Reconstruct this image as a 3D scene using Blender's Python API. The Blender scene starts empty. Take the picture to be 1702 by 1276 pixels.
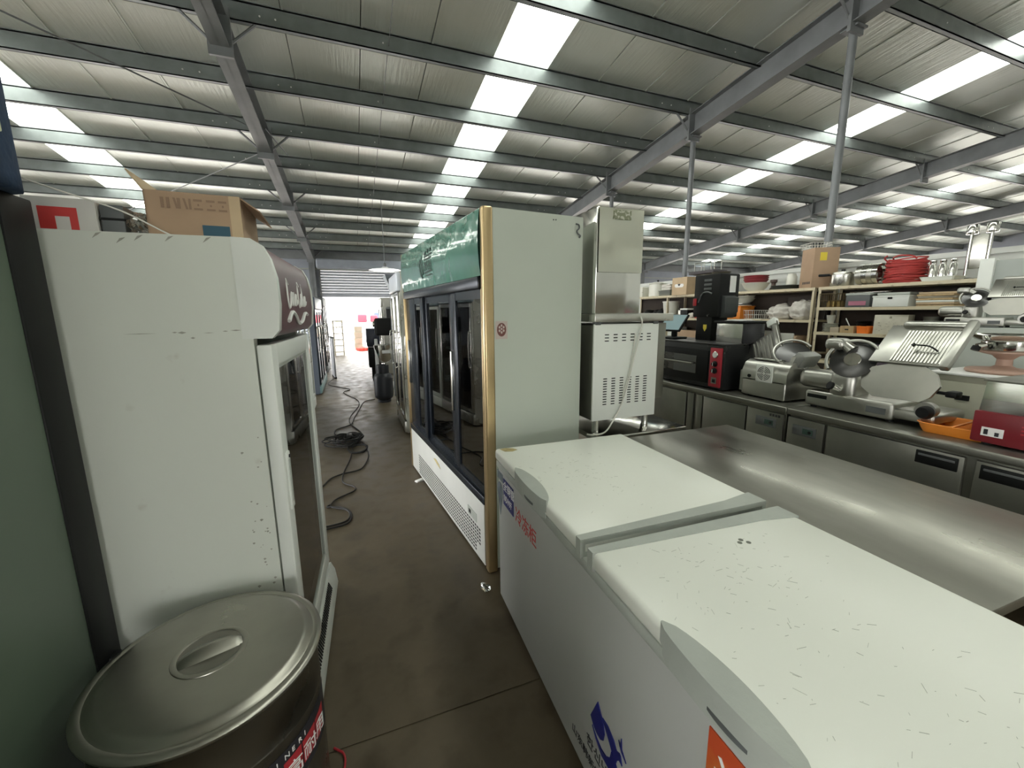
import bpy, bmesh, math, random
from mathutils import Vector, Matrix
random.seed(7)
S = bpy.context.scene
COL = S.collection
R = math.radians

# ------------------------------------------------------------------ camera
PITCH, ROLL, YAW, FPX, EYE = R(10.039), R(0.49), R(21.056), 677.84, 1.5
fw = Vector((math.sin(YAW)*math.cos(PITCH), math.cos(YAW)*math.cos(PITCH), -math.sin(PITCH)))
rt0 = Vector((math.cos(YAW), -math.sin(YAW), 0)); dn0 = fw.cross(rt0)
rt = rt0*math.cos(ROLL) + dn0*math.sin(ROLL); dn = -rt0*math.sin(ROLL) + dn0*math.cos(ROLL)
cam_d = bpy.data.cameras.new('camera'); cam = bpy.data.objects.new('camera', cam_d); COL.objects.link(cam)
M = Matrix.Identity(4)
for i in range(3):
    M[i][0] = rt[i]; M[i][1] = -dn[i]; M[i][2] = -fw[i]
M[2][3] = EYE
cam.matrix_world = M
cam_d.sensor_fit = 'HORIZONTAL'; cam_d.sensor_width = 36.0; cam_d.lens = FPX/1702*36.0
cam_d.clip_start = 0.02; cam_d.clip_end = 200
S.camera = cam

# ------------------------------------------------------------------ world, sun, exposure
W = bpy.data.worlds.new('sky'); S.world = W; W.use_nodes = True
wn = W.node_tree.nodes; bg = wn['Background']
bg.inputs[0].default_value = (1.0, 0.99, 0.98, 1); bg.inputs[1].default_value = 10.0
SKY_PANEL = 5.5
sun_d = bpy.data.lights.new('sun', 'SUN'); sun_d.energy = 3.0; sun_d.angle = R(3)
sun = bpy.data.objects.new('sun', sun_d); COL.objects.link(sun); sun.rotation_euler = (R(-35), R(20), 0)
S.view_settings.view_transform = 'Standard'; S.view_settings.look = 'None'
S.view_settings.exposure = 0.25; S.view_settings.gamma = 1.0
S.view_settings.use_curve_mapping = False

# ------------------------------------------------------------------ materials
MATS = {}
def mat(name, col, rough=.5, metal=0.0, var=0.0, vscale=4.0, stretch=(1, 1, 1), col2=None, lo=.45, hi=.6,
        bump=0.0, bscale=30.0, bstretch=None, rvar=0.0, coat=0.0, emit=0.0, spec=.5, detail=4):
    """Principled material; col2 gives blotches of a second colour (stain, wear), var a faint mottling."""
    if name in MATS: return MATS[name]
    m = bpy.data.materials.new(name); m.use_nodes = True
    nt = m.node_tree; N = nt.nodes; L = nt.links; b = N['Principled BSDF']
    b.inputs['Base Color'].default_value = (*col, 1); b.inputs['Roughness'].default_value = rough
    b.inputs['Metallic'].default_value = metal; b.inputs['Specular IOR Level'].default_value = spec
    if coat: b.inputs['Coat Weight'].default_value = coat
    if emit:
        b.inputs['Emission Color'].default_value = (*col, 1); b.inputs['Emission Strength'].default_value = emit
    if var or col2 or bump or rvar:
        tc = N.new('ShaderNodeTexCoord'); mp = N.new('ShaderNodeMapping'); mp.inputs['Scale'].default_value = stretch
        L.new(tc.outputs['Object'], mp.inputs['Vector'])
        nz = N.new('ShaderNodeTexNoise'); nz.inputs['Scale'].default_value = vscale; nz.inputs['Detail'].default_value = detail
        L.new(mp.outputs[0], nz.inputs['Vector'])
        if col2 or var:
            c2 = col2 if col2 else tuple(max(0, c*(1-var)) for c in col)
            cr = N.new('ShaderNodeValToRGB')
            cr.color_ramp.elements[0].position = lo if col2 else .3; cr.color_ramp.elements[1].position = hi if col2 else .7
            cr.color_ramp.elements[0].color = (*col, 1); cr.color_ramp.elements[1].color = (*c2, 1)
            L.new(nz.outputs['Fac'], cr.inputs['Fac']); L.new(cr.outputs[0], b.inputs['Base Color'])
        if rvar:
            mr = N.new('ShaderNodeMapRange'); mr.inputs['To Min'].default_value = max(.02, rough-rvar); mr.inputs['To Max'].default_value = min(1, rough+rvar)
            mr.inputs['From Min'].default_value = .3; mr.inputs['From Max'].default_value = .7
            L.new(nz.outputs['Fac'], mr.inputs['Value']); L.new(mr.outputs[0], b.inputs['Roughness'])
        if bump:
            mp2 = N.new('ShaderNodeMapping'); mp2.inputs['Scale'].default_value = bstretch or stretch
            L.new(tc.outputs['Object'], mp2.inputs['Vector'])
            n2 = N.new('ShaderNodeTexNoise'); n2.inputs['Scale'].default_value = bscale; n2.inputs['Detail'].default_value = 3
            L.new(mp2.outputs[0], n2.inputs['Vector'])
            bp = N.new('ShaderNodeBump'); bp.inputs['Strength'].default_value = bump; bp.inputs['Distance'].default_value = .02
            L.new(n2.outputs['Fac'], bp.inputs['Height']); L.new(bp.outputs[0], b.inputs['Normal'])
    MATS[name] = m
    return m

def glass(name, tint=(.6, .66, .63), refl=.10, rough=.02):
    """Pane: see-through with a fresnel reflection."""
    m = bpy.data.materials.new(name); m.use_nodes = True
    nt = m.node_tree; N = nt.nodes; L = nt.links; N.remove(N['Principled BSDF'])
    t = N.new('ShaderNodeBsdfTransparent'); t.inputs[0].default_value = (*tint, 1)
    g = N.new('ShaderNodeBsdfGlossy'); g.inputs[0].default_value = (1, 1, 1, 1); g.inputs['Roughness'].default_value = rough
    f = N.new('ShaderNodeFresnel'); f.inputs['IOR'].default_value = 1.5
    ma = N.new('ShaderNodeMath'); ma.operation = 'ADD'; ma.inputs[1].default_value = refl
    L.new(f.outputs[0], ma.inputs[0])
    mx = N.new('ShaderNodeMixShader'); L.new(ma.outputs[0], mx.inputs[0]); L.new(t.outputs[0], mx.inputs[1]); L.new(g.outputs[0], mx.inputs[2])
    L.new(mx.outputs[0], N['Material Output'].inputs['Surface'])
    MATS[name] = m
    return m

WHITE = mat('white_enamel', (.74, .77, .72), .38, var=.10, vscale=2.2, detail=6)
WHITE_WORN = mat('worn_white_enamel', (.66, .69, .62), .42, col2=(.45, .43, .36), lo=.66, hi=.84, vscale=9, detail=9)
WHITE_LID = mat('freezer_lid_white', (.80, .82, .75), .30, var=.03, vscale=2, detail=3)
PANEL = mat('pale_green_white_sheet', (.50, .545, .475), .45, var=.08, vscale=1.5)
GREYPL = mat('grey_plastic', (.42, .45, .41), .5, var=.12, vscale=9, bump=.05, bscale=120)
DKGREY = mat('dark_grey_plastic', (.11, .12, .12), .5, var=.2)
BLACK = mat('black_plastic', (.007, .0078, .0078), .5, var=.3, spec=.25)
BLACKM = mat('black_painted_metal', (.012, .013, .014), .32, var=.3, rvar=.08)
FRAMEBK = mat('black_aluminium_frame', (.020, .026, .036), .25, metal=.4)
GOLD = mat('champagne_gold_trim', (.62, .47, .26), .30, metal=.85, var=.15, vscale=3)
STEEL = mat('brushed_steel', (.60, .60, .55), .30, metal=1, var=.16, vscale=3, stretch=(1, 1, 1), rvar=.10, bump=.03, bscale=60, bstretch=(1, 8, 8))
STEELP = mat('polished_steel', (.70, .70, .66), .14, metal=1, var=.1, vscale=5, rvar=.05)
STEELD = mat('dull_steel', (.27, .27, .235), .40, metal=.9, var=.25, vscale=2.5, rvar=.1)
TABLETOP = mat('worn_steel_table_top', (.46, .455, .40), .33, metal=1, var=.28, vscale=4.5, stretch=(1, .35, 1), rvar=.10, bump=.06, bscale=3.0, bstretch=(1, 1, 1), detail=8)
ALU = mat('cast_aluminium', (.50, .50, .46), .36, metal=1, var=.15, vscale=6, rvar=.08)
POTST = mat('pot_steel', (.26, .25, .22), .28, metal=1, var=.3, vscale=2.5, rvar=.10, detail=8)
LIDST = mat('pot_lid_steel', (.42, .41, .36), .33, metal=1, var=.25, vscale=3.5, rvar=.10, detail=8)
IRON = mat('grey_painted_steel', (.20, .215, .225), .45, var=.25, vscale=3)
PURLIN = mat('galvanised_purlin', (.22, .25, .25), .38, metal=.35, var=.25, vscale=4)
RED = mat('red_plastic', (.45, .03, .04), .4, var=.15)
MAROON = mat('maroon_header', (.105, .018, .030), .36, var=.2)
GREENH = mat('green_header_gloss', (.075, .20, .15), .10, var=.15, vscale=2, coat=.5, bump=.9, bscale=3.2)
GREEND = mat('dark_green_mark', (.008, .028, .022), .4)
CARD = mat('cardboard', (.42, .29, .19), .85, var=.15, vscale=5)
CARDL = mat('light_cardboard', (.55, .42, .27), .85, var=.15, vscale=5)
ORANGE = mat('orange_plastic', (.80, .26, .03), .45, var=.15)
YELLOW = mat('yellow_print', (.75, .60, .06), .5)
BLUE = mat('navy_print', (.012, .016, .16), .4)
BLUEF = mat('dark_blue_fabric', (.018, .045, .10), .9, var=.5, vscale=9, bump=.6, bscale=14)
REDP = mat('red_print', (.50, .035, .03), .5)
INK = mat('black_print', (.02, .02, .025), .5)
WHITEP = mat('white_print', (.80, .80, .78), .5)
CREAM = mat('cream_painted_angle_iron', (.60, .53, .37), .5, col2=(.34, .27, .18), lo=.58, hi=.72, vscale=12)
ENAMEL = mat('cream_enamelware', (.68, .68, .60), .3, col2=(.4, .38, .3), lo=.6, hi=.72, vscale=8)
CLOTH = mat('white_cloth', (.72, .69, .64), .95, var=.2, vscale=12, bump=.5, bscale=22)
WOOD = mat('light_wood', (.50, .36, .19), .7, var=.3, vscale=6, stretch=(1, 6, 1))
REDCABLE = mat('red_cable_sheath', (.42, .035, .03), .55, var=.3)
CABLE = mat('black_cable_sheath', (.013, .013, .013), .6)
WIRE = mat('white_cord', (.66, .66, .60), .6)
PINK = mat('pinkish_wood', (.48, .32, .25), .6, var=.2)
STICKER = mat('sticker_paper', (.50, .42, .38), .6)
CORROD = mat('grey_corrugated_sheet', (.30, .33, .38), .5, metal=.2, var=.15)
PANE = glass('fridge_glass', (.42, .50, .47), .10)
PANE_D = glass('dark_fridge_glass', (.30, .34, .33), .08)
PANE_C = glass('clear_glass', (.80, .84, .82), .05)
INNER = mat('fridge_liner', (.45, .50, .47), .5)

# ------------------------------------------------------------------ mesh builder
class MB:
    def __init__(s): s.v = []; s.f = []; s.m = []
    def add(s, vs, fs, m=0):
        o = len(s.v); s.v += [tuple(v) for v in vs]
        for f in fs: s.f.append([i+o for i in f]); s.m.append(m)
        return s
    def box(s, x0, x1, y0, y1, z0, z1, m=0, T=None):
        vs = [Vector((x, y, z)) for z in (z0, z1) for y in (y0, y1) for x in (x0, x1)]
        if T is not None: vs = [T @ v for v in vs]
        return s.add(vs, [(0, 2, 3, 1), (4, 5, 7, 6), (0, 1, 5, 4), (2, 6, 7, 3), (0, 4, 6, 2), (1, 3, 7, 5)], m)
    def rbox(s, x0, x1, y0, y1, z0, z1, r=.01, m=0, T=None, seg=2):
        """box with rounded edges"""
        bm = bmesh.new(); bmesh.ops.create_cube(bm, size=1)
        for v in bm.verts:
            v.co = Vector((x0+(v.co.x+.5)*(x1-x0), y0+(v.co.y+.5)*(y1-y0), z0+(v.co.z+.5)*(z1-z0)))
        r = min(r, .49*min(abs(x1-x0), abs(y1-y0), abs(z1-z0)))
        bmesh.ops.bevel(bm, geom=list(bm.edges), offset=r, segments=seg, profile=.5, affect='EDGES')
        bm.verts.index_update()
        vs = [v.co.copy() for v in bm.verts]
        if T is not None: vs = [T @ v for v in vs]
        s.add(vs, [[v.index for v in f.verts] for f in bm.faces], m); bm.free()
        return s
    def cyl(s, p0, p1, r0, r1=None, n=16, m=0, caps=True):
        r1 = r0 if r1 is None else r1
        p0 = Vector(p0); p1 = Vector(p1); a = (p1-p0).normalized()
        u = a.orthogonal().normalized(); w = a.cross(u)
        vs = []
        for p, r in ((p0, r0), (p1, r1)):
            for i in range(n):
                t = 2*math.pi*i/n; vs.append(p+u*math.cos(t)*r+w*math.sin(t)*r)
        fs = [(i, (i+1) % n, n+(i+1) % n, n+i) for i in range(n)]
        if caps: fs += [tuple(range(n))[::-1], tuple(range(n, 2*n))]
        return s.add(vs, fs, m)
    def lathe(s, prof, c=(0, 0, 0), n=32, m=0, T=None, close=False):
        vs = []; c = Vector(c)
        for r, z in prof:
            for i in range(n):
                t = 2*math.pi*i/n; vs.append(Vector((r*math.cos(t), r*math.sin(t), z)))
        vs = [(T @ v if T is not None else v)+c for v in vs]
        fs = []
        k = len(prof)
        for j in range(k-1 if not close else k):
            a = j*n; b = ((j+1) % k)*n
            fs += [(a+i, a+(i+1) % n, b+(i+1) % n, b+i) for i in range(n)]
        if not close:
            if prof[0][0] > 1e-6: fs.append(tuple(range(n))[::-1])
            if prof[-1][0] > 1e-6: fs.append(tuple(range((k-1)*n, k*n)))
        return s.add(vs, fs, m)
    def tube(s, pts, r, n=6, m=0, sub=4, closed=False):
        pts = [Vector(p) for p in pts]
        if sub > 1 and len(pts) > 2:
            q = []; N_ = len(pts)
            rng = range(N_) if closed else range(N_-1)
            for i in rng:
                p0 = pts[(i-1) % N_] if closed or i > 0 else pts[i]
                p1 = pts[i]; p2 = pts[(i+1) % N_]
                p3 = pts[(i+2) % N_] if closed or i+2 < N_ else p2
                for k in range(sub):
                    t = k/sub
                    q.append(.5*((2*p1)+(p2-p0)*t+(2*p0-5*p1+4*p2-p3)*t*t+(3*p1-p0-3*p2+p3)*t**3))
            if not closed: q.append(pts[-1])
            pts = q
        vs = []; K = len(pts); up = None
        for i, p in enumerate(pts):
            a = pts[(i+1) % K] if (closed or i < K-1) else p
            b = pts[i-1] if (closed or i > 0) else p
            d = a-b
            if d.length < 1e-7: d = Vector((0, 0, 1))
            d.normalize()
            if up is None: up = d.orthogonal().normalized()
            up = up-d*up.dot(d)
            if up.length < 1e-5: up = d.orthogonal()
            up.normalize(); w = d.cross(up)
            for k in range(n):
                t = 2*math.pi*k/n; vs.append(p+up*math.cos(t)*r+w*math.sin(t)*r)
        fs = []
        for i in range(K if closed else K-1):
            a = i*n; b = ((i+1) % K)*n
            fs += [(a+k, a+(k+1) % n, b+(k+1) % n, b+k) for k in range(n)]
        if not closed: fs += [tuple(range(n))[::-1], tuple(range((K-1)*n, K*n))]
        return s.add(vs, fs, m)
    def prism(s, poly, d0, d1, axes='xzy', m=0, T=None):
        """poly in the first two axes, extruded along the third from d0 to d1"""
        ix = ['xyz'.index(a) for a in axes]; n = len(poly); vs = []
        for d in (d0, d1):
            for p in poly:
                v = [0, 0, 0]; v[ix[0]] = p[0]; v[ix[1]] = p[1]; v[ix[2]] = d; v = Vector(v)
                vs.append(T @ v if T is not None else v)
        fs = [tuple(range(n)), tuple(range(n, 2*n))[::-1]] + [(i, n+i, n+(i+1) % n, (i+1) % n) for i in range(n)]
        return s.add(vs, fs, m)
    def xf(s, T):
        s.v = [tuple(T @ Vector(v)) for v in s.v]; return s
    def mesh(s, name, mats, smooth=0):
        me = bpy.data.meshes.new(name); me.from_pydata(s.v, [], s.f)
        for m in (mats if isinstance(mats, (list, tuple)) else [mats]): me.materials.append(m)
        me.polygons.foreach_set('material_index', s.m)
        bm = bmesh.new(); bm.from_mesh(me); bmesh.ops.recalc_face_normals(bm, faces=bm.faces); bm.to_mesh(me); bm.free()
        if smooth:
            me.shade_smooth(); me.set_sharp_from_angle(angle=R(smooth))
        me.update()
        return me
    def build(s, name, mats, parent=None, smooth=0, loc=None, rz=0, label=None, cat=None, group=None, kind=None):
        return link(name, s.mesh(name, mats, smooth), parent, loc, rz, label, cat, group, kind)

def link(name, me, parent=None, loc=None, rz=0, label=None, cat=None, group=None, kind=None):
    o = bpy.data.objects.new(name, me); COL.objects.link(o)
    if parent is not None: o.parent = parent
    if loc is not None: o.location = loc
    if rz: o.rotation_euler = (0, 0, rz)
    return tag(o, label, cat, group, kind)
def tag(o, label=None, cat=None, group=None, kind=None):
    if label: o['label'] = label
    if cat: o['category'] = cat
    if group: o['group'] = group
    if kind: o['kind'] = kind
    return o
def thing(name, loc, rz=0, label=None, cat=None, group=None, kind=None):
    return link(name, None, None, loc, rz, label, cat, group, kind)

def text(s, size, m, T, parent, name='lettering', ex=.0006, label=None):
    """flat print: letters as thin mesh; T maps text plane (x right, y up) into the parent's frame"""
    cu = bpy.data.curves.new('lettering', 'FONT'); cu.body = s; cu.size = size; cu.extrude = ex; cu.resolution_u = 3
    cu.align_x = 'LEFT'; cu.align_y = 'BOTTOM_BASELINE'
    o = bpy.data.objects.new('tmp', cu); COL.objects.link(o)
    dg = bpy.context.evaluated_depsgraph_get(); me = bpy.data.meshes.new_from_object(o.evaluated_get(dg))
    bpy.data.objects.remove(o); bpy.data.curves.remove(cu)
    me.transform(T); me.materials.clear(); me.materials.append(m); me.name = name
    return link(name, me, parent, label=label)

def shell(mb, x0, x1, y0, y1, z0, z1, t, zf):
    """open-fronted carcass (front at y0); floor up to zf"""
    o = [(x0, z0), (x1, z0), (x1, z1), (x0, z1)]; i = [(x0+t, zf), (x1-t, zf), (x1-t, z1-t), (x0+t, z1-t)]
    vs = [(x, y0, z) for x, z in o]+[(x, y1, z) for x, z in o]+[(x, y0, z) for x, z in i]+[(x, y1-t, z) for x, z in i]
    fs = [(4, 5, 6, 7), (12, 15, 14, 13)]
    for k in range(4):
        j = (k+1) % 4; fs += [(k, j, 4+j, 4+k), (8+k, 12+k, 12+j, 8+j), (k, 8+k, 8+j, j)]
    mb.add(vs, fs)
def rotm(ax, deg, origin=(0, 0, 0)):
    o = Vector(origin); return Matrix.Translation(o) @ Matrix.Rotation(R(deg), 4, ax) @ Matrix.Translation(-o)
def frame(o, x, y):
    """4x4 with given origin, x axis, y axis"""
    x = Vector(x).normalized(); y = Vector(y).normalized(); z = x.cross(y); m = Matrix.Identity(4)
    for i in range(3): m[i][0] = x[i]; m[i][1] = y[i]; m[i][2] = z[i]; m[i][3] = o[i]
    return m

# ================================================================== SETTING
X0, X1, YB, YF = -16.0, 28.6, -7.0, 17.2          # hall extent; roof falls towards the far wall
H0, SL = 6.0, .12
def rz_(y, dz=0): return H0-SL*y-dz

# concrete floor
def floor_mat():
    m = bpy.data.materials.new('polished_concrete'); m.use_nodes = True
    nt = m.node_tree; N = nt.nodes; L = nt.links; b = N['Principled BSDF']
    tc = N.new('ShaderNodeTexCoord')
    n1 = N.new('ShaderNodeTexNoise'); n1.inputs['Scale'].default_value = .9; n1.inputs['Detail'].default_value = 10; n1.inputs['Roughness'].default_value = .65
    n2 = N.new('ShaderNodeTexNoise'); n2.inputs['Scale'].default_value = 7; n2.inputs['Detail'].default_value = 8
    for n in (n1, n2): L.new(tc.outputs['Object'], n.inputs['Vector'])
    c1 = N.new('ShaderNodeValToRGB'); c1.color_ramp.elements[0].position = .3; c1.color_ramp.elements[1].position = .72
    c1.color_ramp.elements[0].color = (.075, .058, .034, 1); c1.color_ramp.elements[1].color = (.145, .115, .076, 1)
    L.new(n1.outputs['Fac'], c1.inputs['Fac'])
    c2 = N.new('ShaderNodeValToRGB'); c2.color_ramp.elements[0].position = .28; c2.color_ramp.elements[1].position = .5
    c2.color_ramp.elements[0].color = (.5, .47, .45, 1); c2.color_ramp.elements[1].color = (1, 1, 1, 1)
    L.new(n2.outputs['Fac'], c2.inputs['Fac'])
    mx = N.new('ShaderNodeMix'); mx.data_type = 'RGBA'; mx.blend_type = 'MULTIPLY'; mx.inputs[0].default_value = .7
    L.new(c1.outputs[0], mx.inputs[6]); L.new(c2.outputs[0], mx.inputs[7]); L.new(mx.outputs[2], b.inputs['Base Color'])
    mr = N.new('ShaderNodeMapRange'); mr.inputs['To Min'].default_value = .34; mr.inputs['To Max'].default_value = .6
    mr.inputs['From Min'].default_value = .3; mr.inputs['From Max'].default_value = .7
    L.new(n2.outputs['Fac'], mr.inputs['Value']); L.new(mr.outputs[0], b.inputs['Roughness'])
    bp = N.new('ShaderNodeBump'); bp.inputs['Strength'].default_value = .12; bp.inputs['Distance'].default_value = .01
    L.new(n2.outputs['Fac'], bp.inputs['Height']); L.new(bp.outputs[0], b.inputs['Normal'])
    return m
FLOOR = floor_mat()
fl = MB()
joints_y = [YB, -4.2, 1.32, 6.9, 12.4, YF]
for a, b in zip(joints_y[:-1], joints_y[1:]):
    fl.box(X0, X1, a+.004, b-.004, -.10, 0)
fl.box(X0, X1, YB, YF, -.2, -.004)
fl.build('floor', FLOOR, kind='structure')

# roof: foil faced panels between standing seams, skylight strips, purlins and rafters
def foil_mat():
    m = bpy.data.materials.new('foil_insulation'); m.use_nodes = True
    nt = m.node_tree; N = nt.nodes; L = nt.links; b = N['Principled BSDF']
    b.inputs['Base Color'].default_value = (.47, .48, .45, 1); b.inputs['Metallic'].default_value = .5; b.inputs['Roughness'].default_value = .36
    tc = N.new('ShaderNodeTexCoord'); g = N.new('ShaderNodeNewGeometry')
    mp = N.new('ShaderNodeMapping'); mp.inputs['Scale'].default_value = (9, .8, 1); L.new(g.outputs['Position'], mp.inputs['Vector'])
    n1 = N.new('ShaderNodeTexNoise'); n1.inputs['Scale'].default_value = 2.6; n1.inputs['Detail'].default_value = 5; L.new(mp.outputs[0], n1.inputs['Vector'])
    mp2 = N.new('ShaderNodeMapping'); mp2.inputs['Scale'].default_value = (1, 1, 1); L.new(g.outputs['Position'], mp2.inputs['Vector'])
    n2 = N.new('ShaderNodeTexNoise'); n2.inputs['Scale'].default_value = 1.1; n2.inputs['Detail'].default_value = 3; L.new(mp2.outputs[0], n2.inputs['Vector'])
    ad = N.new('ShaderNodeMath'); ad.operation = 'ADD'; L.new(n1.outputs['Fac'], ad.inputs[0])
    mu = N.new('ShaderNodeMath'); mu.operation = 'MULTIPLY'; mu.inputs[1].default_value = 2.2; L.new(n2.outputs['Fac'], mu.inputs[0]); L.new(mu.outputs[0], ad.inputs[1])
    bp = N.new('ShaderNodeBump'); bp.inputs['Strength'].default_value = .35; bp.inputs['Distance'].default_value = .02
    L.new(ad.outputs[0], bp.inputs['Height']); L.new(bp.outputs[0], b.inputs['Normal'])
    cr = N.new('ShaderNodeValToRGB'); cr.color_ramp.elements[0].position = .3; cr.color_ramp.elements[1].position = .75
    cr.color_ramp.elements[0].color = (.72, .77, .72, 1); cr.color_ramp.elements[1].color = (.82, .86, .82, 1)
    L.new(n2.outputs['Fac'], cr.inputs['Fac']); L.new(cr.outputs[0], b.inputs['Base Color'])
    return m
FOIL = foil_mat()
SKYP = mat('daylit_skylight_sheet', (.97, 1.0, .91), .5, emit=SKY_PANEL)
DECK = mat('roof_seam_shadow_gap', (.05, .05, .05), .8)

def slab(x0, x1, y0, y1, dz0, dz1, mb=None):
    """slab following the roof slope; dz = distance below the roof plane"""
    mb = mb or MB()
    vs = [(x, y, rz_(y, d)) for d in (dz1, dz0) for y in (y0, y1) for x in (x0, x1)]
    return mb.add(vs, [(0, 2, 3, 1), (4, 5, 7, 6), (0, 1, 5, 4), (2, 6, 7, 3), (0, 4, 6, 2), (1, 3, 7, 5)])
RAFT = [-8.6, -1.25, 6.1, 13.5, 20.9]
PITCHX = 7.4; SKYW = .86
sky_x = [2.24+PITCHX*k for k in range(-3, 4)]
deck = MB()
slab(X0, X1, YB, YF, -.12, -.06, deck)
ceiling = deck.build('ceiling', DECK, kind='structure')
xs = X0
for sx in sky_x+[X1+SKYW]:
    lo, hi = (sx-PITCHX+SKYW, sx)
    n = 7; w = (hi-lo)/n
    for k in range(n):
        a, b = max(X0, lo+k*w), min(X1, lo+(k+1)*w)
        if b-a < .1: continue
        mb = slab(a+.006, b-.006, YB, YF, -.05, 0)
        slab(a+.006, a+.03, YB, YF, 0, .012, mb)              # folded standing lip beside the seam
        mb.build('roof_panel', FOIL, ceiling)
    if sx < X1 and sx > X0:
        slab(sx, sx+SKYW, YB, YF, -.05, -.01).build('skylight_sheet', SKYP, ceiling)
# purlins: lipped channels, web towards the camera side
PUR = [5.13+1.3*k for k in range(-9, 10) if 5.13+1.3*k < 17.1]
DOT = mat('zinc_bolt_head', (.85, .85, .85), .3, metal=.3)
for y in PUR:
    mb = MB()
    z1 = rz_(y); z0 = z1-.23
    mb.box(X0, X1, y, y+.012, z0, z1)                          # web
    mb.box(X0, X1, y, y+.075, z0, z0+.012)                     # bottom flange
    mb.box(X0, X1, y, y+.075, z1-.03, z1-.012)
    mb.box(X0, X1, y+.063, y+.075, z0, z0+.03)                 # lip
    for rx in RAFT:
        for d in (-.75, -.55, .45, .62, 1.9):
            mb.cyl((rx+d, y, z0+.09), (rx+d, y-.008, z0+.09), .011, n=6, m=1)
    mb.build('purlin', [PURLIN, DOT], ceiling)
# rafters: welded I beams with fly braces and splice plates
for rx in RAFT:
    d0, d1 = .20, .56
    mb = MB()
    slab(rx-.006, rx+.006, YB, YF, d0, d1, mb)
    slab(rx-.10, rx+.10, YB, YF, d0, d0+.014, mb)
    slab(rx-.10, rx+.10, YB, YF, d1-.014, d1, mb)
    raf = mb.build('rafter', IRON, ceiling)
    for i, y in enumerate(PUR):
        if i % 2 == 0:
            for s_ in (-1, 1):
                MB().cyl((rx+s_*.05, y+.03, rz_(y, d1-.02)), (rx+s_*.42, y+.03, rz_(y, .20)), .018, n=6).build('fly_brace', IRON, raf)
        if i % 2 == 0 and abs(((y-6.43)/2.6) - round((y-6.43)/2.6)) < .05 or abs(y-6.43) < .05:
            MB().box(rx-.13, rx+.13, y-.02, y+.02, rz_(y, .66), rz_(y, .12)).build('splice_plate', IRON, raf)
# diagonal wind bracing rods
for p, q in (((-5.6, 4.95, rz_(4.95, .33)), (-1.33, 8.66, rz_(8.66, .35))), ((-5.4, 13.7, rz_(13.7, .4)), (-1.33, 9.4, rz_(9.4, .38))),
             ((-1.17, 8.66, rz_(8.66, .33)), (-.95, 9.6, rz_(9.6, .3)))):
    MB().cyl(p, q, .011, n=6).build('brace_rod', IRON, ceiling)
# hanging sag rods between purlins in the first bay
for xx in (.72,):
    for a, b in zip(PUR[9:-1], PUR[10:]):
        MB().cyl((xx, a+.04, rz_(a, .12)), (xx, b, rz_(b, .16)), .006, n=5).build('sag_rod', IRON, ceiling)

# pipe columns under the rafter
for i, y in enumerate((3.88, 6.48, 9.05)):
    mb = MB(); mb.cyl((6.15, y, 0), (6.15, y, rz_(y, .56)), .048, n=14)
    mb.box(6.05, 6.25, y-.1, y+.1, 0, .012); mb.box(6.05, 6.25, y-.1, y+.1, rz_(y, .585), rz_(y, .56))
    mb.build('trim_%d' % (i+1), IRON, smooth=40, kind='structure')

# far wall with roller shutter half up
WALLG = mat('blue_grey_wall_sheet', (.34, .37, .43), .55, var=.12, vscale=2)
SH0, SH1, SHT, SHB = -1.05, 3.1, 3.12, 2.17
wb = MB()
BAYS = [(-12.0, -9.0), (-7.6, -2.4), (SH0, SH1), (6.9, 12.6), (14.4, 19.8), (21.6, 26.5)]  # all but the shutter bay are unseen openings added to light the ceiling
xa = X0
for a, c in BAYS:
    wb.box(xa, a, YF, YF+.1, 0, rz_(YF)); wb.box(a, c, YF, YF+.1, SHB if a != SH0 else SHT, rz_(YF)); xa = c
wb.box(xa, X1, YF, YF+.1, 0, rz_(YF))
wall_back = wb.build('wall_back', WALLG, kind='structure')
MB().box(X0, X1, YF-.14, YF-.01, 3.46, 3.74).build('eaves_beam', IRON, wall_back)
MB().box(X0, X1, YF-.10, YF-.01, 3.10, 3.14).build('wall_rail', GREYPL, wall_back)
for rx in RAFT:
    mb = MB(); mb.box(rx-.1, rx+.1, YF-.22, YF-.2, 0, rz_(YF, .5)); mb.box(rx-.1, rx+.1, YF-.03, YF-.01, 0, rz_(YF, .5)); mb.box(rx-.007, rx+.007, YF-.22, YF-.01, 0, rz_(YF, .5))
    mb.build('wall_column', IRON, wall_back)
sh = thing('door_1', (0, 0, 0), kind='structure')
SLATM = mat('shutter_slat', (.42, .44, .50), .45, metal=.2, var=.1)
z = SHB
while z < SHT-.02:
    mb = MB(); mb.prism([(YF-.06, z), (YF-.045, z+.02), (YF-.045, z+.075), (YF-.06, z+.095), (YF-.04, z+.098), (YF-.03, z+.05)], SH0+.02, SH1-.02, 'yzx')
    mb.build('slat', SLATM, sh); z += .10
MB().box(SH0+.02, SH1-.02, YF-.075, YF-.02, SHB-.07, SHB).build('bottom_rail', SLATM, sh)
MB().rbox(SH0-.05, SH1+.05, YF-.4, YF-.02, SHT, SHT+.34, .05).build('shutter_housing', CORROD, sh)
for xx in (SH0, SH1-.06): MB().box(xx, xx+.06, YF-.09, YF-.005, 0, SHT).build('guide_rail', IRON, sh)

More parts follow.
